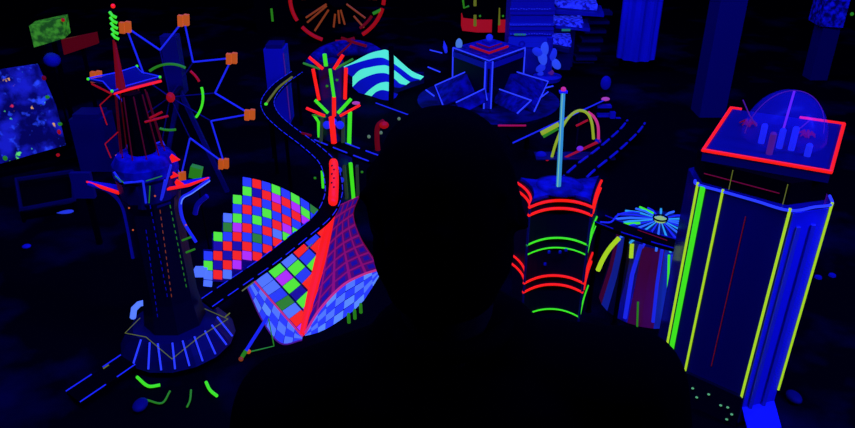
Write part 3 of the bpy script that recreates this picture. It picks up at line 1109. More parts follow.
rb = Pz(512, 125.5, G)
single('red_light_bar', MB().tube([Pz(498, 125.5, G + .006), Pz(526, 125.5, G + .006)], .006, 8), 'g_redbar' if glow('g_redbar', (.85, .01, .14), .35) else '',
       'short horizontal red light bar on the table in front of the blue pavilion', 'light bar', rb)

# ===================================================== towers behind plaza
BY = 5.75
p = PY(485, 30, BY)
BT = thing('belted_tower', 'dark block with a red belt and thin yellow-green lines behind the pavilion', 'model tower', (p.x, BY + .12, G))
h0, h1 = PY(485, 31, BY).z, PY(485, 24, BY).z
ztop = PY(485, -40, BY).z
poly = [(PY(463, 27, BY + .06).x, BY + .06), (PY(477, 29, BY).x, BY), (PY(507, 29, BY).x, BY), (PY(510, 26, BY).x, BY + .2), (PY(463, 27, BY).x, BY + .25)]
part(BT, 'block', MB().prism(poly, G + .001, ztop), 'black')
big = [(p.x + (x - p.x) * 1.03, y - .006) for x, y in poly]
part(BT, 'red_belt', MB().prism(big, h0 - .01, h1 + .035), 'g_belt' if glow('g_belt', (1, .012, .03), .30) else '', 'red belt')
for px, y0, y1, r in ((475, -12, 6, .012), (475, 15, 26, .012), (499, 8, 25, .009), (480, -10, -2, .01)):
    part(BT, 'yellow_line', MB().tube([PY(px, y0, BY - .016), PY(px, y1, BY - .016)], r, 6), 'g_dyellow')
part(BT, 'dark_fin', MB().box((PY(495, 20, BY).x, BY - .02, (ztop + G) / 2), (.045, .03, ztop - G - .01)), 'black')
for px, py in ((480, 16), (503, 16)):
    part(BT, 'glint', MB().ball(PY(px, py, BY - .012), .009, 8, 6), 'g_dgreen')
part(BT, 'green_bracket', MB().tube([PY(463, 0, BY - .01), PY(464, 8, BY - .01), PY(469, 6, BY - .01)], .008, 6), 'g_dgreen')

mottled('band_blue', (0.10, 0.10, 0.5), (0.45, 0.5, 1.0), 30, .5, .4, .6)
# flat-fronted striped tower
KY = 5.05
p = PY(530, 50, KY)
K1 = thing('banded_tower', 'flat-fronted blue tower with horizontal glowing bands just right of the belted block', 'model tower', (p.x, KY + .15, G))
xl, xr = PY(510, 30, KY).x, PY(553, 30, KY).x
zt = PY(530, -30, KY).z
part(K1, 'block', MB().box(((xl + xr) / 2, KY + .17, (zt + G) / 2 + .001), (xr - xl, .30, zt - G)), 'blue')
for y, h, mt in ((-6, 5, 'g_deep'), (9, 3, 'g_deep'), (13, 3, 'g_deep'), (24.5, 2, 'g_shellblue'), (29, 2.4, 'g_deep'), (33, 3.0, 'g_deep'), (40, 4.5, 'g_shellblue'), (45, 4.5, 'g_shellblue')):
    a, b2 = PY(530, y + h / 2, KY), PY(530, y - h / 2, KY)
    part(K1, 'band', MB().box(((xl + xr) / 2, KY + .01, (a.z + b2.z) / 2), (xr - xl + .01, .03, b2.z - a.z)), mt)
for y in (9, 24.5, 34):
    mb = MB()
    rd = random.Random(y)
    for k in range(16):
        mb.box(PY(511 + 2.6 * k, y + rd.uniform(-.6, .6), KY - .008), (.009, .006, .006))
    part(K1, 'dotted_row', mb, 'g_dblue')
part(K1, 'green_row', MB().box(PY(520, 34.5, KY - .008), (.08, .006, .012)), 'g_tealx' if glow('g_tealx', (.03, .35, .25), .4) else '')
part(K1, 'rosette', MB().tube(arc(PY(522, 44, KY - .01), .018, 0, 2 * PI - .01, 14), .006, 6), 'g_deep')

# stepped tower, wider upwards
m = mottled('g_slab', (.004, .004, .20), (.02, .04, 1), 40, .6, .4, .62)
bb = m.node_tree.nodes['Principled BSDF']
rmp = [n for n in m.node_tree.nodes if n.type == 'VALTORGB'][0]
m.node_tree.links.new(rmp.outputs['Color'], bb.inputs['Emission Color'])
bb.inputs['Emission Strength'].default_value = .8
KY = 5.10
K2 = thing('stepped_tower', 'blue tower of stacked slanting slabs that widen upwards beside the flat-fronted tower', 'model tower', (PY(565, 50, KY).x, KY + .2, G))
part(K2, 'core', MB().box((PY(565, 20, KY + .2).x, KY + .28, .95), (.16, .2, .90)), 'navy')
for (x0, y0, x1, y1, hh, mt) in ((558, 2, 597, 10, 6, 'g_slab'), (556, 12, 604, 16, 3, 'blue'), (555, 20, 583, 28, 5, 'g_slab'), (556, 27, 590, 30, 3, 'blue'), (551, 37, 571, 48, 6, 'g_slab'), (552, 45, 569, 54, 4, 'navy'), (557, -10, 606, -4, 6, 'foil')):
    a = PY(x0, y0, KY + .04)
    b2 = PY(x1, y1, KY - .06)
    hz = hh / 720 * 4.9
    c3 = V((b2.x + .05, a.y + .30, (a.z + b2.z) / 2))
    part(K2, 'slab', MB().prism([(a.x, a.y), (b2.x, b2.y), (b2.x + .04, b2.y + .3), (a.x, a.y + .3)], (a.z + b2.z) / 2 - hz / 2, (a.z + b2.z) / 2 + hz / 2), mt)
part(K2, 'green_glint', MB().box(PY(566, 30, KY - .04), (.06, .008, .014)), 'g_tealx')
part(K2, 'foot', MB().box((PY(563, 58, KY + .1).x, KY + .2, .56), (.12, .2, .12)), 'navy')
for k in range(7):
    yy = 12 + 9 * k
    part(K2, 'side_slab', MB().box(PY(600 - 3 * k, yy, KY + .34), (.16, .12, .022)), 'navy')

# pale flower fountain
ff = Pz(547, 80, G)
glow('g_petal', (.03, .09, 1), .7)
glow('g_petal2', (.015, .04, 1), .55)
FF = thing('flower_fountain', 'pale blue petal-shaped fountain at the foot of the stepped tower', 'fountain', ff)
part(FF, 'basin', MB().lathe(ff, [(.09, .001), (.10, .03), (.07, .04)], 20), 'blue')
rd = random.Random(3)
for k, (px, py, rr, mt) in enumerate(((538, 52, .045, 'g_petal2'), (543, 58, .055, 'g_petal'), (552, 55, .05, 'g_petal2'), (541, 68, .04, 'g_petal2'), (549, 72, .036, 'g_violet'), (556, 64, .045, 'g_petal'), (545, 49, .05, 'g_petal'), (540, 75, .03, 'g_petal2'))):
    c = PY(px, py, ff.y)
    part(FF, 'petal', MB().ball(c, (rr, .03, rr * .62), 14, 10, Matrix.Rotation(.5 + k * .7, 3, 'Y')), mt, None, True)
part(FF, 'stem', MB().lathe(ff, [(.03, .04), (.02, .30)], 10), 'blue')
# ============================================ concave building with red rings
zA, zB = .99, .585
FLp, FRp = Pz(530, 207, zA), Pz(592, 207, zA)
BRp, BLp = Pz(600.5, 181, zA), Pz(518, 183, zA)
cA = (FLp + FRp + BRp + BLp) / 4
AB = thing('ringed_building', 'building with inward-curving sides ringed by red and green neon arcs', 'model tower', (cA.x, cA.y, G))


def concave(pa, pb, depth, n=10):
    mid = (pa + pb) / 2
    inw = V((cA.x - mid.x, cA.y - mid.y, 0)).normalized()
    return [pa.lerp(pb, i / n) + inw * (depth * (1 - (2 * i / n - 1) ** 2)) for i in range(n + 1)]


sides = [concave(BLp, FLp, .022), concave(FLp, FRp, .050), concave(FRp, BRp, .004), concave(BRp, BLp, .03)]
outl = []
for s_ in sides:
    outl += s_[:-1]
part(AB, 'body', MB().prism([xy(p) for p in outl], G + .001, zA + .012), 'dark')
inn = [(cA.x + (p.x - cA.x) * .94, cA.y + (p.y - cA.y) * .94) for p in outl]
part(AB, 'roof', MB().prism(inn, zA + .010, zA + .022), 'blue_cloth')
part(AB, 'roof_mound', MB().lathe((cA.x, cA.y + .02, zA + .02), [(.085, 0), (.06, .006), (.02, .010), (.004, .011)], 20), 'blue_cloth', None, True)


def ring(z, sd, mt, r, lo=0, hi=10):
    pts = []
    for p in sides[sd][lo:hi + 1]:
        o = V((p.x - cA.x, p.y - cA.y, 0)).normalized() * (r * .8)
        pts.append(V((p.x, p.y, z)) + o)
    part(AB, 'ring_arc', MB().tube(spline(pts, 2), r, 8), mt)


def zat(y):
    return PY(560, y, FLp.y).z


for y, mt, r in ((207, 'g_red', .0050), (215, 'g_red', .0050), (245, 'g_green', .0036), (255, 'g_green', .0028), (283, 'g_red', .0046), (292, 'g_red', .0046), (317, 'g_green', .0030)):
    ring(zat(y), 1, mt, r)
    ring(zat(y), 2, mt, r, 1, 10)
    if mt == 'g_red':
        ring(zat(y), 0, mt, r * .9, 0, 10)
for px, py in ((549, 252), (560, 252), (566, 250), (545, 264)):
    part(AB, 'window_light', MB().box(PY(px, py, FLp.y + .035), (.008, .006, .008)), 'g_deep')
# mast
mbp = V((Pz(558.5, 186, zA + .03)))
mt_ = PY(562, 93, mbp.y)
ms = V((mbp.x - .012, mbp.y, mt_.z))
part(AB, 'mast', MB().tube([mbp, ms], [.0078, .0066], 12), 'g_mast', 'tall cyan mast')
part(AB, 'mast_line', MB().tube([mbp + V((-.0035, -.006, .0)), ms + V((-.0025, -.005, 0))], .0018, 6), 'g_mastline' if glow('g_mastline', (.3, .85, .5), .6) else '')
part(AB, 'mast_cap', MB().box(ms + V((0, 0, .004)), (.024, .016, .006)), 'pale')
part(AB, 'mast_light', MB().ball(ms + V((0, 0, .012)), (.008, .008, .007)), 'g_pink', 'pink light on the mast tip')
for p in (FLp, FRp):
    part(AB, 'corner_edge', MB().tube([V((p.x, p.y, G + .01)), V((p.x, p.y, zA))], .004, 6), 'navy')

# ============================================================ looping track
LZ = G
lb = Pz(575, 158, G)
LP = thing('looping_track', 'small coaster track with a yellow arch loop and red rails behind the mast', 'coaster', lb)
Yl = lb.y + .02
lo = spline([PY(551, 160, Yl - .02), PY(556, 143, Yl - .02), PY(563, 126, Yl), PY(571, 115, Yl + .02), PY(580, 110.5, Yl + .03), PY(588, 114, Yl + .02), PY(592, 124, Yl), PY(593.5, 139, Yl)], 6)
part(LP, 'loop_rail', MB().tube(lo, .0075, 8), 'g_loopy' if glow('g_loopy', (.42, .62, .02), .6) else '')
po = spline([PY(588, 112, Yl + .03), PY(594, 117, Yl + .02), PY(598, 126, Yl + .0), PY(598.5, 141, Yl - .0)], 6)
part(LP, 'outer_rail', MB().tube(po, .0075, 8), 'g_pink', 'pink outer rail')
part(LP, 'entry_rail', MB().tube([PY(541, 133.5, Yl), PY(559, 124, Yl)], .0125, 8), 'g_loopy')
part(LP, 'entry_underside', MB().tube([PY(543, 136.5, Yl + .01), PY(558, 128, Yl + .01)], .010, 8), 'g_dgreen')
part(LP, 'red_rail', MB().tube([PY(565, 158, Yl - .02), PY(600, 141, Yl - .01)], .0085, 8), 'g_dred')
part(LP, 'red_rail', MB().tube([PY(576, 126, Yl + .03), PY(588, 120, Yl + .03)], .0060, 8), 'g_dred')
part(LP, 'red_rail', MB().tube([PY(546, 168, Yl - .06), PY(551, 159, Yl - .02)], .0060, 8), 'g_dred')
part(LP, 'violet_light', MB().ball(PY(580, 148.5, Yl - .04), (.018, .012, .014)), 'g_purple', 'violet light')
part(LP, 'violet_light', MB().ball(PY(551.5, 160, Yl - .03), (.012, .012, .012)), 'g_purple', 'violet light')
part(LP, 'base_plate', MB().box(V((lb.x + .0, Yl, G + .004)), (.42, .10, .006)), 'navy')
for p in (lo[6], lo[24], lo[-1]):
    part(LP, 'track_post', MB().tube([V((p.x, p.y + .006, G + .008)), p + V((0, .006, 0))], .004, 6), 'dark')
for px, py, r in ((541, 155, .03), (598, 141, .018)):
    part(LP, 'blue_pad', MB().ball(PY(px, py, Yl), (r, .02, r * .7)), 'g_deep')

wa = [Pz(513, 143, .60), Pz(560, 121, .60), Pz(606, 99.5, .60)]
wk = thing('straight_walkway', 'straight raised walkway with one thin blue edge line behind the loop', 'walkway', (wa[1].x, wa[1].y, G))
part(wk, 'deck', MB().plate([wa[0], wa[2], wa[2] + V((.03, .14, 0)), wa[0] + V((-.02, .12, 0))], .01), 'black')
part(wk, 'edge_line', MB().tube([p + V((0, -.002, .002)) for p in wa], .0048, 6), 'g_dblue')
part(wk, 'end_light', MB().ball(Pz(605.5, 99, .61), (.026, .012, .012)), 'g_pinkv' if glow('g_pinkv', (.6, .08, .55), .6) else '', 'pink lamp at the far end')
for f in (.15, .85):
    p = wa[0].lerp(wa[2], f) + V((0, .06, 0))
    part(wk, 'support', MB().lathe((p.x, p.y, G), [(.014, .001), (.010, .088)], 10), 'black')
a = [Pz(566, 186, .56), Pz(585, 168, .56), Pz(608, 150, .56), Pz(628, 132, .56), Pz(636, 122, .56)]
rr = thing('dashed_road', 'black road with broad dashed blue edges curving away behind the ringed building', 'model road', (a[2].x, a[2].y, G))
road(rr, spline(a, 6), .10, dash_len=.10, r=.0062, line_mat='g_roadblue' if glow('g_roadblue', (.01, .015, 1), .26) else '')
posts(rr, [a[1], a[3]])
for px, py, nm_, lb_ in ((605, 84, 'blue_shrub', 'small dim blue rounded shrub beyond the pink walkway lamp'), (541, 92, 'blue_shrub', '')):
    if not lb_:
        continue
    p = Pz(px, py + 6, G)
    single(nm_, MB().ball(p + V((0, 0, .05)), (.035, .03, .048)), 'g_deep', lb_, 'shrub', p, None, True)
p = Pz(616, 118, G)
gt = thing('small_gate', 'dim blue stepped archway at the right end of the coaster loop', 'gate', p)
for px, y0, y1 in ((612, 110, 128), (617, 118, 136)):
    part(gt, 'gate_post', MB().box(PY(px, (y0 + y1) / 2, p.y), (.03, .03, .09)), 'g_deep')
for k in range(3):
    part(gt, 'step', MB().box(PY(604, 106 + 9 * k, p.y + .03), (.085, .04, .014)), 'blue')

# ================================================================ carousel
cz = .835
Yc = 2.20
cc = PY(660, 221, Yc)
CR = thing('carousel_tent', 'round tent with a spoked blue canopy and alternating maroon and pale blue side panels', 'carousel', (cc.x, cc.y, G))
zc = cc.z
NS = 16


def gores(i, a):
    return (0, 1, 2, 0, 1, 2, 3, 0)[a % 8]


part(CR, 'side_panels', MB().lathe((cc.x, cc.y, 0), [(.172, G + .001), (.150, .64), (.138, zc - .035)], 24, PI / 24, gores), ['g_maroon' if glow('g_maroon', (.5, .015, .28), .065) else '', 'g_gore' if glow('g_gore', (.02, .05, 1), .22) else '', 'navy', 'bright_blue'])
part(CR, 'canopy', MB().lathe((cc.x, cc.y, 0), [(.146, zc - .032), (.10, zc - .016), (.02, zc - .002), (.004, zc)], 32), 'navy')
for k in range(22):
    a = 2 * PI * k / 22 + .1
    e = V((math.cos(a), math.sin(a), 0))
    c0 = V((cc.x, cc.y, zc + .003))
    px = e.x
    mt = 'g_ribc' if (k % 3 == 1) else ('g_dblue' if k % 3 else 'g_ribb')
    if 'g_ribc' not in MATS:
        glow('g_ribc', (.03, .42, .85), .75)
        glow('g_ribb', (.03, .16, 1.0), .9)
    part(CR, 'canopy_rib', MB().tube([c0 + e * .025, c0 + e * .10 - V((0, 0, .014)), c0 + e * .160 - V((0, 0, .034))], [.002, .0042, .0042], 6), mt)
for (x0, y0), (x1, y1) in (((640, 207), (653, 213)), ((622, 224), (640, 223))):
    a, b2 = Pz(x0, y0, zc - .02), Pz(x1, y1, zc)
    part(CR, 'canopy_rib', MB().tube([a, b2], .0042, 6), 'g_green', 'green rib')
part(CR, 'finial', MB().lathe((cc.x, cc.y, zc), [(.018, 0), (.022, .008), (.012, .014)], 14), 'g_finial' if glow('g_finial', (.45, .8, .2), .6) else '', 'pale green finial')
part(CR, 'finial_ring', MB().tube(arc((cc.x, cc.y, zc + .012), .024, 0, 2 * PI - .01, 16, ay=V((0, 1, 0))), .003, 6), 'black')
Yk = cc.y - .15
lf = spline([PY(619, 238, Yk + .05), PY(610, 248, Yk + .05), PY(603, 259, Yk + .05), PY(598, 270, Yk + .06)], 5)
part(CR, 'arched_leg', MB().tube(lf, .0085, 8), 'g_yellow', 'yellow-green arched leg')
for pts, r, mt in (((( 641, 245), (632, 275), (625, 318)), .0075, 'g_dblue'), (((632, 244), (631, 258)), .007, 'g_yellow'), (((662, 250), (657, 285), (653, 322)), .006, 'g_dblue'),
                   (((669, 255), (668, 290), (665, 322)), .0040, 'g_green'), (((672, 255), (671, 290), (667, 324)), .0040, 'g_dblue'), (((638, 302), (637, 329)), .0032, 'g_dgreen')):
    part(CR, 'side_post', MB().tube([PY(a, b2, Yk - .004 - .03 * (i / 2)) for i, (a, b2) in enumerate(pts)], r, 8), mt)

a = [Pz(600, 219, .875), Pz(628, 230, .875), Pz(660, 240, .875), Pz(686, 247, .875)]
rd2 = thing('crossing_road', 'dark narrow road crossing in front of the round carousel tent', 'model road', (a[1].x, a[1].y, G))
road(rd2, a, .062, dash_len=.07, line_mat='g_deep', r=.0022)
posts(rd2, [a[0], a[1] + V((.0, .0, 0))])
part(rd2, 'red_line', MB().tube([a[1] + V((.03, -.005, .003)), a[2] + V((.02, -.008, .003))], .0016, 6), 'g_dim_red')
part(rd2, 'blue_bend', MB().tube(spline([Pz(600, 222, .88), Pz(611, 222, .88), Pz(618, 215, .88), Pz(630, 212, .88), Pz(640, 213, .88)], 4), .003, 6), 'g_dblue')

# ==================================================== dim far background
p = PY(641, 60, 5.15)
FT = thing('fluted_tower', 'tall dim blue fluted tower at the back, to the right of the stepped tower', 'model tower', (p.x, 5.3, G))
mb = MB()
poly = []
for k in range(40):
    a = 2 * PI * k / 40
    r = .142 if k % 4 < 2 else .125
    poly.append((p.x + r * math.cos(a), 5.3 + r * math.sin(a)))
part(FT, 'fluted_shaft', MB().prism(poly, .57, 1.75), 'bright_blue')
part(FT, 'foot', MB().lathe((p.x, 5.3, G), [(.11, .001), (.11, .07)], 24), 'black')
p = PY(730, 50, 4.1)
ST = thing('plain_tower', 'tall plain dim blue slab tower behind the red neon roof', 'model tower', (p.x, 4.25, G))
part(ST, 'slab', MB().box((p.x, 4.25, 1.06), (.155, .16, 1.118)), 'navyb' if paint('navyb', (.02, .02, .10)) else '')
part(ST, 'cornice', MB().box((p.x, 4.25, 1.63), (.17, .18, .02)), 'dark')
p = PY(838, 12, 4.9)
HB = thing('blue_block_tower', 'blue block on a dark stem in the far top right corner', 'model tower', (p.x, 5.0, G))
part(HB, 'upper_block', MB().prism([(p.x - .09, 4.92), (p.x + .05, 4.88), (p.x + .07, 5.1), (p.x - .07, 5.12)], PY(838, 27, 4.9).z, PY(838, -2, 4.9).z), 'foil')
part(HB, 'stem', MB().box((p.x + .01, 5.0, (PY(838, 27, 4.9).z + G) / 2), (.12, .12, PY(838, 27, 4.9).z - G - .002)), 'navy')
part(HB, 'green_light', MB().ball(PY(852, 14, 4.84), .012, 8, 6), 'g_dgreen')

for px, py, w_, h_, Yb, nm, lab in ((283, 150, .115, PY(279, 50, 4.05).z - G, 4.05, 'slender_tower', 'dim blue slender tower standing behind the far bend of the winding road'),
                                    (182, 150, .001, .001, 4.2, '', ''),
                                    (93, 160, .16, .28, 3.35, 'low_block', 'dim blue low block seen behind the red-spired tower on its left')):
    if not nm:
        continue
    p = PY(px, py, Yb)
    tt = thing(nm, lab, 'model tower', (p.x, Yb + .08, G))
    part(tt, 'block', MB().box((p.x, Yb + .08, G + h_ / 2 + .001), (w_, .14, h_)), 'blue' if nm == 'slender_tower' else 'navy')
    part(tt, 'cap', MB().box((p.x, Yb + .08, G + h_ + .012), (w_ * .8, .11, .02)), 'navy')
    if nm == 'slender_tower':
        part(tt, 'violet_line', MB().tube([V((p.x + .06, Yb + .007, G + .03)), V((p.x + .055, Yb + .007, G + h_ - .02))], .003, 6), 'g_violet')
p = PY(277, 40, 6.35)
DB = thing('dark_block', 'black block with a small green light behind the ferris wheel at the top', 'model tower', (p.x, 6.45, G))
part(DB, 'block', MB().box((p.x, 6.45, 1.06), (.34, .2, 1.118)), 'black')
part(DB, 'green_light', MB().box(PY(272, 15, 6.34), (.018, .01, .11)), 'g_dgreen')
# low blue arches on the ground in front of the ferris wheel
ga = thing('blue_mound', 'low dim blue curved mound in front of the red-rimmed wheel', 'mound', Pz(350, 58, G))
gp = spline([Pz(308, 64, G + .02), Pz(322, 56, G + .03), Pz(345, 50, G + .03), Pz(368, 51, G + .03), Pz(386, 58, G + .02)], 6)
part(ga, 'bank', MB().tube(gp, [.03 + .05 * math.sin(PI * i / (len(gp) - 1)) for i in range(len(gp))], 10), 'blue_cloth', None, True)
part(ga, 'red_stripe', MB().tube(spline([Pz(342, 38, .61), Pz(353, 42, .61), Pz(366, 46, .60)], 5), .012, 6), 'g_dim_red')
part(ga, 'red_stripe', MB().tube(spline([Pz(338, 55, .60), Pz(346, 48, .61), Pz(352, 42, .615)], 5), .008, 6), 'g_dim_red')

# red curled lamp and pink disc
p = Pz(378, 152, G)
rl = thing('curled_lamp', 'dim red lamp curling over on its stem beside the neon column', 'lamp', p)
part(rl, 'stem', MB().tube(spline([p + V((0, 0, .001)), PY(377, 138, p.y), PY(378, 126, p.y), PY(384, 121, p.y)], 6), .014, 10), 'g_dim_red')
part(rl, 'lamp_head', MB().ball(PY(384, 125, p.y - .01), (.026, .02, .020)), 'g_dred', None, True)
part(rl, 'base', MB().lathe(p, [(.03, .001), (.02, .012)], 14), 'dark')
for k, (px, py, mt, lab) in enumerate(((356, 103, 'g_pinkv', 'small pink disc light standing between the neon column and the striped shell'), )):
    p = Pz(px, py + 5, G)
    dl = thing('disc_light', lab, 'lamp', p)
    part(dl, 'disc', MB().ball(PY(px, py, p.y), (.026, .012, .011)), mt)
    part(dl, 'stem', MB().tube([p + V((0, 0, .001)), PY(px, py + 1, p.y)], .004, 6), 'dark')
names = {0: 'greenish pin light beside the lower end of the curled red lamp', 1: 'greenish pin light just right of the curled red lamp', 2: 'greenish pin light up by the ground line of the striped shell'}
for k, (px, py) in enumerate(((369, 138), (381, 134), (399, 120))):
    p = Pz(px, py, G)
    single('pin_light', MB().lathe(p, [(.008, .001), (.010, .012), (.004, .018)], 8), 'g_pin' if ('g_pin' in MATS or glow('g_pin', (.25, .45, .2), .35)) else '', names[k], 'lamp', p, 'pin lights near the shell')

# ============================================================ left corner
p0, p1 = PY(2, 168, 3.25), PY(66, 145, 3.45)
SB = thing('splatter_board', 'upright blue board splattered with red, green and yellow glowing spots', 'painted board', ((p0.x + p1.x) / 2, 3.35, G))
zt0, zt1 = PY(-2, 72, 3.25), PY(36, 64, 3.45)
bd = [p0 + V((-.10, -.02, 0)), p1, PY(56, 105, 3.47), PY(38, 64, 3.50), PY(-4, 74, 3.30) + V((-.10, 0, 0))]
part(SB, 'panel', MB().plate(bd, .02), 'splatter')
rd = random.Random(9)
for px, py, mt in ((60, 124, 'g_dgreen'), (59, 132, 'g_dred'), (33, 92, 'g_dorange'), (31, 87, 'g_dred'), (44, 125, 'g_dred'), (33, 118, 'g_pin'), (38, 116, 'g_dgreen'), (47, 97, 'g_dgreen'), (58, 155, 'g_dred'), (5, 158, 'g_dgreen'), (14, 73, 'g_dgreen'), (44, 78, 'g_dim_red')):
    d = ray(px, py)
    n2 = (bd[1] - bd[0]).cross(bd[3] - bd[0])
    q = CAM + d * ((bd[0] - CAM).dot(n2) / d.dot(n2))
    part(SB, 'paint_blob', MB().ball(q, (rd.uniform(.008, .015), .01, rd.uniform(.008, .014))), mt)
part(SB, 'rear_brace', MB().bar(((p0.x + p1.x) / 2, 3.72, G + .01), ((p0.x + p1.x) / 2, 3.42, .85), .02, .02), 'black')
part(SB, 'foot_rail', MB().box(((p0.x + p1.x) / 2 - .05, 3.40, G + .012), (.46, .05, .022), .6), 'black')

gx = PY(47, 34, 3.9)
GB = thing('green_crate', 'fuzzy green glowing crate raised on a thin dark stand in the top left', 'crate', (gx.x, 3.95, G))
q4 = [PY(29, 26, 3.85), PY(62, 19, 3.88), PY(65, 38, 3.88), PY(34, 47.5, 3.85)]
part(GB, 'crate', MB().plate(q4, .12), 'g_crate' if mottled('g_crate', (.05, .1, .02), (.1, .2, .03), 30) else '')
bmat = MATS['g_crate'].node_tree
bb = bmat.nodes['Principled BSDF']
rmp = [n for n in bmat.nodes if n.type == 'VALTORGB'][0]
rmp.color_ramp.elements[0].color = (.015, .11, .004, 1)
rmp.color_ramp.elements[1].color = (.06, .40, .012, 1)
bmat.links.new(rmp.outputs['Color'], bb.inputs['Emission Color'])
bb.inputs['Emission Strength'].default_value = .55
part(GB, 'stand', MB().bar((gx.x, 3.95, G + .013), (gx.x, 3.95, gx.z - .06), .02, .02), 'black')
part(GB, 'corner_tip', MB().ball(PY(63, 20, 3.86), .010, 8, 6), 'g_dred')
rx = PY(79, 44, 3.8)
RS = thing('red_sign', 'plain dark red slanting sign plate just right of the green crate', 'sign', (rx.x, 3.83, G))
part(RS, 'plate', MB().plate([PY(61, 40, 3.8), PY(95, 33, 3.8), PY(97, 44, 3.8), PY(64, 55, 3.8)], .03), 'g_signred' if glow('g_signred', (1, .01, .01), .065) else '')
part(RS, 'stand', MB().bar((rx.x, 3.83, G + .013), (rx.x, 3.83, rx.z), .016, .016), 'black')
bx = PY(52, 60, 3.9)
DD = thing('blue_balloon', 'dim blue rounded shape on a stick below the green crate', 'ornament', (bx.x, 3.9, G))
part(DD, 'bulb', MB().ball(bx, (.045, .04, .04)), 'blue', None, True)
part(DD, 'stick', MB().tube([V((bx.x, 3.9, G + .002)), bx], .006, 6), 'black')

# open frame box and small pieces in the lower left
f0 = [Pz(16, 180, .62), Pz(72, 172, .62), Pz(74, 200, .56), Pz(21, 210, .56)]
FB = thing('frame_box', 'open black box with a dim blue rim below the splattered board', 'box', ((f0[0] + f0[2]) / 2).xy.to_3d() + V((0, 0, G)))
part(FB, 'rim', MB().tube(f0, .013, 6, True), 'skirt_navy')
part(FB, 'case', MB().plate([p - V((0, 0, .02)) for p in f0], .03), 'black')
for i in (2, 3):
    part(FB, 'leg', MB().tube([V((f0[i].x, f0[i].y, G + .001)), f0[i]], .008, 6), 'black')
for i in (0, 1):
    part(FB, 'leg', MB().tube([V((f0[i].x, f0[i].y, G + .001)), f0[i]], .008, 6), 'black')
p = Pz(65, 213, G)
single('glow_pebble', MB().ball(p + V((0, 0, .008)), (.042, .02, .008)), 'g_peb' if glow('g_peb', (.03, .07, 1), .5) else '', 'flat bright blue oval lying in front of the open frame box', 'ornament', p, None, True)
p = Pz(27, 248, G)
single('dim_pebble', MB().ball(p + V((0, 0, .008)), (.018, .016, .008)), 'blue', 'small dim blue lump alone on the dark table at left', 'ornament', p, None, True)
p = Pz(198, 172, .9)
p = PY(196, 172, 2.5)
gc = thing('green_cube', 'dim green cube lamp on a thin post between the tower wing and the star wheel', 'lamp', (p.x, 2.5, G))
part(gc, 'cube', MB().box(p, (.042, .03, .046), rot=Matrix.Rotation(.3, 3, 'Y')), 'g_dgreen')
part(gc, 'post', MB().tube([V((p.x, 2.51, G + .001)), p], .004, 6), 'black')
for k, (px, py, lab) in enumerate(((83, 185, 'dim blue square panel standing at the tip of the red left wing'),)):
    p = PY(px, py, 2.6)
    ob = thing('square_sign', lab, 'panel', (p.x, 2.62, G))
    part(ob, 'panel', MB().box(p, (.08, .02, .11)), 'navyb')
    part(ob, 'post', MB().box((p.x, 2.62, (p.z + G) / 2), (.02, .016, p.z - G - .004)), 'black')
for px, py, lab in ((141, 408, 'dim blue lump on the table below the green hooks'), (793, 400, 'dim blue lump on the table right of the neon tower foot')):
    p = Pz(px, py, G)
    single('table_lump', MB().ball(p + V((0, 0, .012)), (.022, .03, .012)), 'navyb', lab, 'ornament', p, None, True)
# dim seats on the dark ground at right
for k, (px, py) in enumerate(((818, 278), (832, 276))):
    p = Pz(px, py, G)
    single('floor_light', MB().lathe(p, [(.014, .001), (.012, .008)], 12), 'g_deep2' if ('g_deep2' in MATS or glow('g_deep2', (.01, .02, 1), .06)) else '', ('dim blue floor light right of the neon tower, the nearer to it', 'dim blue floor light right of the neon tower, the farther from it')[k], 'lamp', p, 'dim floor lights')
# ================================================================== person
BX, BYY = .040, .75


def B(x, y, z):
    return V((BX + x, BYY + y, z))


PER = None
mb = MB()
# head
hc = B(-.022, .01, 1.612)
mb.ball(hc + V((0, -.012, .022)), (.074, .094, .098), 24, 16)
mb.ball(hc + V((0, .020, -.045)), (.056, .070, .068), 20, 12)          # jaw
mb.cap(hc + V((0, .068, -.095)), hc + V((0, .066, -.090)), .024, .024)    # chin
mb.cap(hc + V((0, .088, .012)), hc + V((0, .108, -.030)), .009, .014)    # nose
mb.ball(hc + V((0, .088, -.060)), (.024, .010, .009))                   # lips
for sx in (-1, 1):
    mb.ball(hc + V((sx * .031, .064, .032)), (.020, .014, .008))         # brow
    mb.ball(hc + V((sx * .031, .069, .008)), (.012, .009, .008))         # eye
    mb.ball(hc + V((sx * .078, -.004, -.006)), (.011, .020, .032))       # ear
    mb.ball(hc + V((sx * .042, .040, -.026)), (.022, .022, .022))        # cheek
mb.cap(B(-.012, -.012, 1.44), hc + V((0, -.016, -.060)), .062, .056)
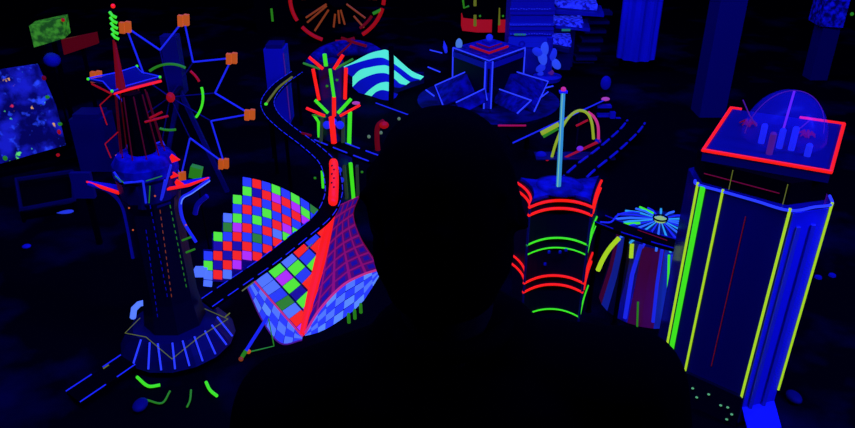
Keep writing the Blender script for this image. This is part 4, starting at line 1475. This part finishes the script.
# trunk
mb.ball(B(0, 0, 1.28), (.165, .105, .17), 24, 14)
mb.ball(B(0, 0, 1.08), (.145, .098, .15), 24, 14)
mb.ball(B(0, 0, .95), (.165, .105, .12), 24, 14)
for sx, dz in ((-1, -.045), (1, 0)):
    sh = B(sx * .215, 0, 1.350 + dz)
    el = B(sx * .305, -.01, 1.07 + dz)
    wr = B(sx * .290, .075, .830 + dz)
    mb.cap(B(sx * .05, -.005, 1.425), sh, .050, .056)
    mb.cap(sh, el, .056, .042)
    mb.cap(el, wr, .041, .027)
    # hand
    pd = (wr - el).normalized()
    palm = wr + pd * .055
    mb.ball(palm, (.018, .036, .050), 14, 10)
    for k in range(4):
        yb = .030 - .020 * k
        ln = (.034, .040, .037, .028)[k]
        k0 = palm + V((0, yb, -.040))
        k1 = k0 + V((-sx * .004, .004, -ln))
        k2 = k1 + V((-sx * .016, .002, -ln * .75))
        mb.cap(k0, k1, .0090, .0085, 8)
        mb.cap(k1, k2, .0085, .0075, 8)
    t0 = palm + V((0, .034, .010))
    mb.cap(t0, t0 + V((-sx * .012, .020, -.030)), .011, .010, 8)
    mb.cap(t0 + V((-sx * .012, .020, -.030)), t0 + V((-sx * .022, .022, -.058)), .010, .008, 8)
    hp = B(sx * .088, 0, .92)
    kn = B(sx * .10, .02, .50)
    an = B(sx * .105, -.015, .09)
    mb.cap(hp, kn, .085, .056)
    mb.cap(kn, an, .055, .038)
    mb.cap(an + V((0, -.01, -.05)), an + V((0, .15, -.060)), .036, .026)
PER = thing('person', 'person with short dark hair seen from behind in black clothes, facing the model city', 'person', B(0, 0, 0))
part(PER, 'body', mb, 'skin', None, True, .0062)
# hair
mb = MB()
mb.ball(hc + V((0, -.034, .028)), (.085, .090, .101), 24, 16)
mb.ball(hc + V((0, -.004, .062)), (.074, .082, .064), 20, 12)
mb.ball(hc + V((0, -.040, -.030)), (.083, .072, .080), 20, 12)
mb.ball(hc + V((.0, -.050, -.072)), (.068, .045, .050), 18, 12)
for k in range(60):
    r2 = random.Random(k)
    a, ph = r2.uniform(0, 2 * PI), r2.uniform(-.1, 1.3)
    d = V((math.cos(a) * math.cos(ph) * .086, math.sin(a) * math.cos(ph) * .088, math.sin(ph) * .100))
    q = hc + V((0, -.034, .028)) + d
    if q.y > hc.y + .02 and q.z < hc.z + .08:
        continue
    mb.cap(q - d * .1, q + d * .03 + V((r2.uniform(-.008, .008), -.006, -.012)), .012, .006, 8)
hair = part(PER, 'hair', mb, 'hair', None, True, .006)
# jacket
mb = MB()
n0 = len(mb.v)
prof = [(.180, .122, .86), (.184, .124, .92), (.180, .121, 1.0), (.174, .117, 1.08), (.180, .120, 1.16), (.192, .126, 1.25), (.198, .126, 1.32), (.180, .112, 1.385), (.120, .085, 1.43)]
for a_, b_, z_ in prof:
    for k in range(32):
        t_ = 2 * PI * k / 32
        mb.v.append(B(a_ * math.cos(t_), b_ * math.sin(t_), z_))
for i in range(len(prof) - 1):
    for k in range(32):
        mb.face((n0 + i * 32 + k, n0 + i * 32 + (k + 1) % 32, n0 + (i + 1) * 32 + (k + 1) % 32, n0 + (i + 1) * 32 + k))
mb.face([n0 + k for k in range(32)][::-1])
mb.face([n0 + (len(prof) - 1) * 32 + k for k in range(32)])
mb.cap(B(-.055, -.01, 1.430), B(.045, -.01, 1.435), .062, .062)
for sx, dz in ((-1, -.045), (1, 0)):
    sh = B(sx * .225, 0, 1.352 + dz)
    el = B(sx * .309, -.01, 1.07 + dz)
    wr = B(sx * .291, .070, .842 + dz)
    mb.cap(B(sx * .06, -.008, 1.398), sh, .066, .078)
    mb.cap(sh, el, .082, .062)
    mb.cap(el, wr + (el - wr) * .03, .058, .040)
    for k in range(4):
        q = el + V((0, -.045, -.03 + .025 * k))
        mb.cap(q + V((-.03, 0, 0)), q + V((.03, 0, .01)), .008, .008, 8)
jk = part(PER, 'jacket', mb, 'cloth_black', None, True, .008)
mb = MB()
mb.tube([B(-.010, -.012, -.03) + V((.070 * math.cos(2 * PI * i / 24), .068 * math.sin(2 * PI * i / 24), 1.500 + .006 * math.cos(2 * PI * i / 24))) for i in range(24)], .013, 8, True)
part(jk, 'collar', mb, 'cloth_black', None, True)
mb = MB()
mb.ball(B(0, 0, .93), (.172, .112, .11), 24, 14)
for sx in (-1, 1):
    hp = B(sx * .088, 0, .90)
    kn = B(sx * .10, .02, .50)
    an = B(sx * .105, -.012, .12)
    mb.cap(hp, kn, .096, .068)
    mb.cap(kn, an, .067, .056)
part(PER, 'trousers', mb, 'trouser', None, True, .009)
for sx in (-1, 1):
    an = B(sx * .105, -.015, .09)
    mb = MB()
    mb.cap(an + V((0, -.012, -.044)), an + V((0, .15, -.052)), .045, .036)
    mb.cap(an + V((0, -.008, -.03)), an + V((0, -.004, .02)), .048, .046)
    part(PER, 'shoe', mb, 'cloth_black', None, True, .008)

# ------------------------------------------------------------------- lights


def area(name, loc, size, power, target, col=(0.012, 0.02, 1.0)):
    l = bpy.data.lights.new(name, 'AREA')
    l.shape = 'RECTANGLE'
    l.size, l.size_y = size
    l.energy = power
    l.color = col
    o = bpy.data.objects.new(name, l)
    COL.objects.link(o)
    o.location = loc
    o.rotation_euler = (V(target) - V(loc)).to_track_quat('-Z', 'Y').to_euler()
    return o


area('black_light_tube_over_city', (0, 1.25, 3.05), (3.6, .15), 150, (0, 2.6, .7))
area('added_fill_light_at_right', (2.9, .55, 2.6), (.15, 1.2), 90, (.95, 1.6, .8))  # added unseen lamp, brightens the right side of the neon tower
area('black_light_tube_at_back', (0, 5.2, 3.1), (4.0, .15), 80, (0, 5.0, .5))
w = bpy.data.worlds.new('world')
S.world = w
w.use_nodes = True
w.node_tree.nodes['Background'].inputs[0].default_value = (0, 0, 0, 1)
w.node_tree.nodes['Background'].inputs[1].default_value = 0
S.view_settings.view_transform = 'Standard'
S.view_settings.look = 'None'
S.view_settings.gamma = 1
S.view_settings.exposure = 0
S.view_settings.use_curve_mapping = False
S.cycles.use_denoising = True
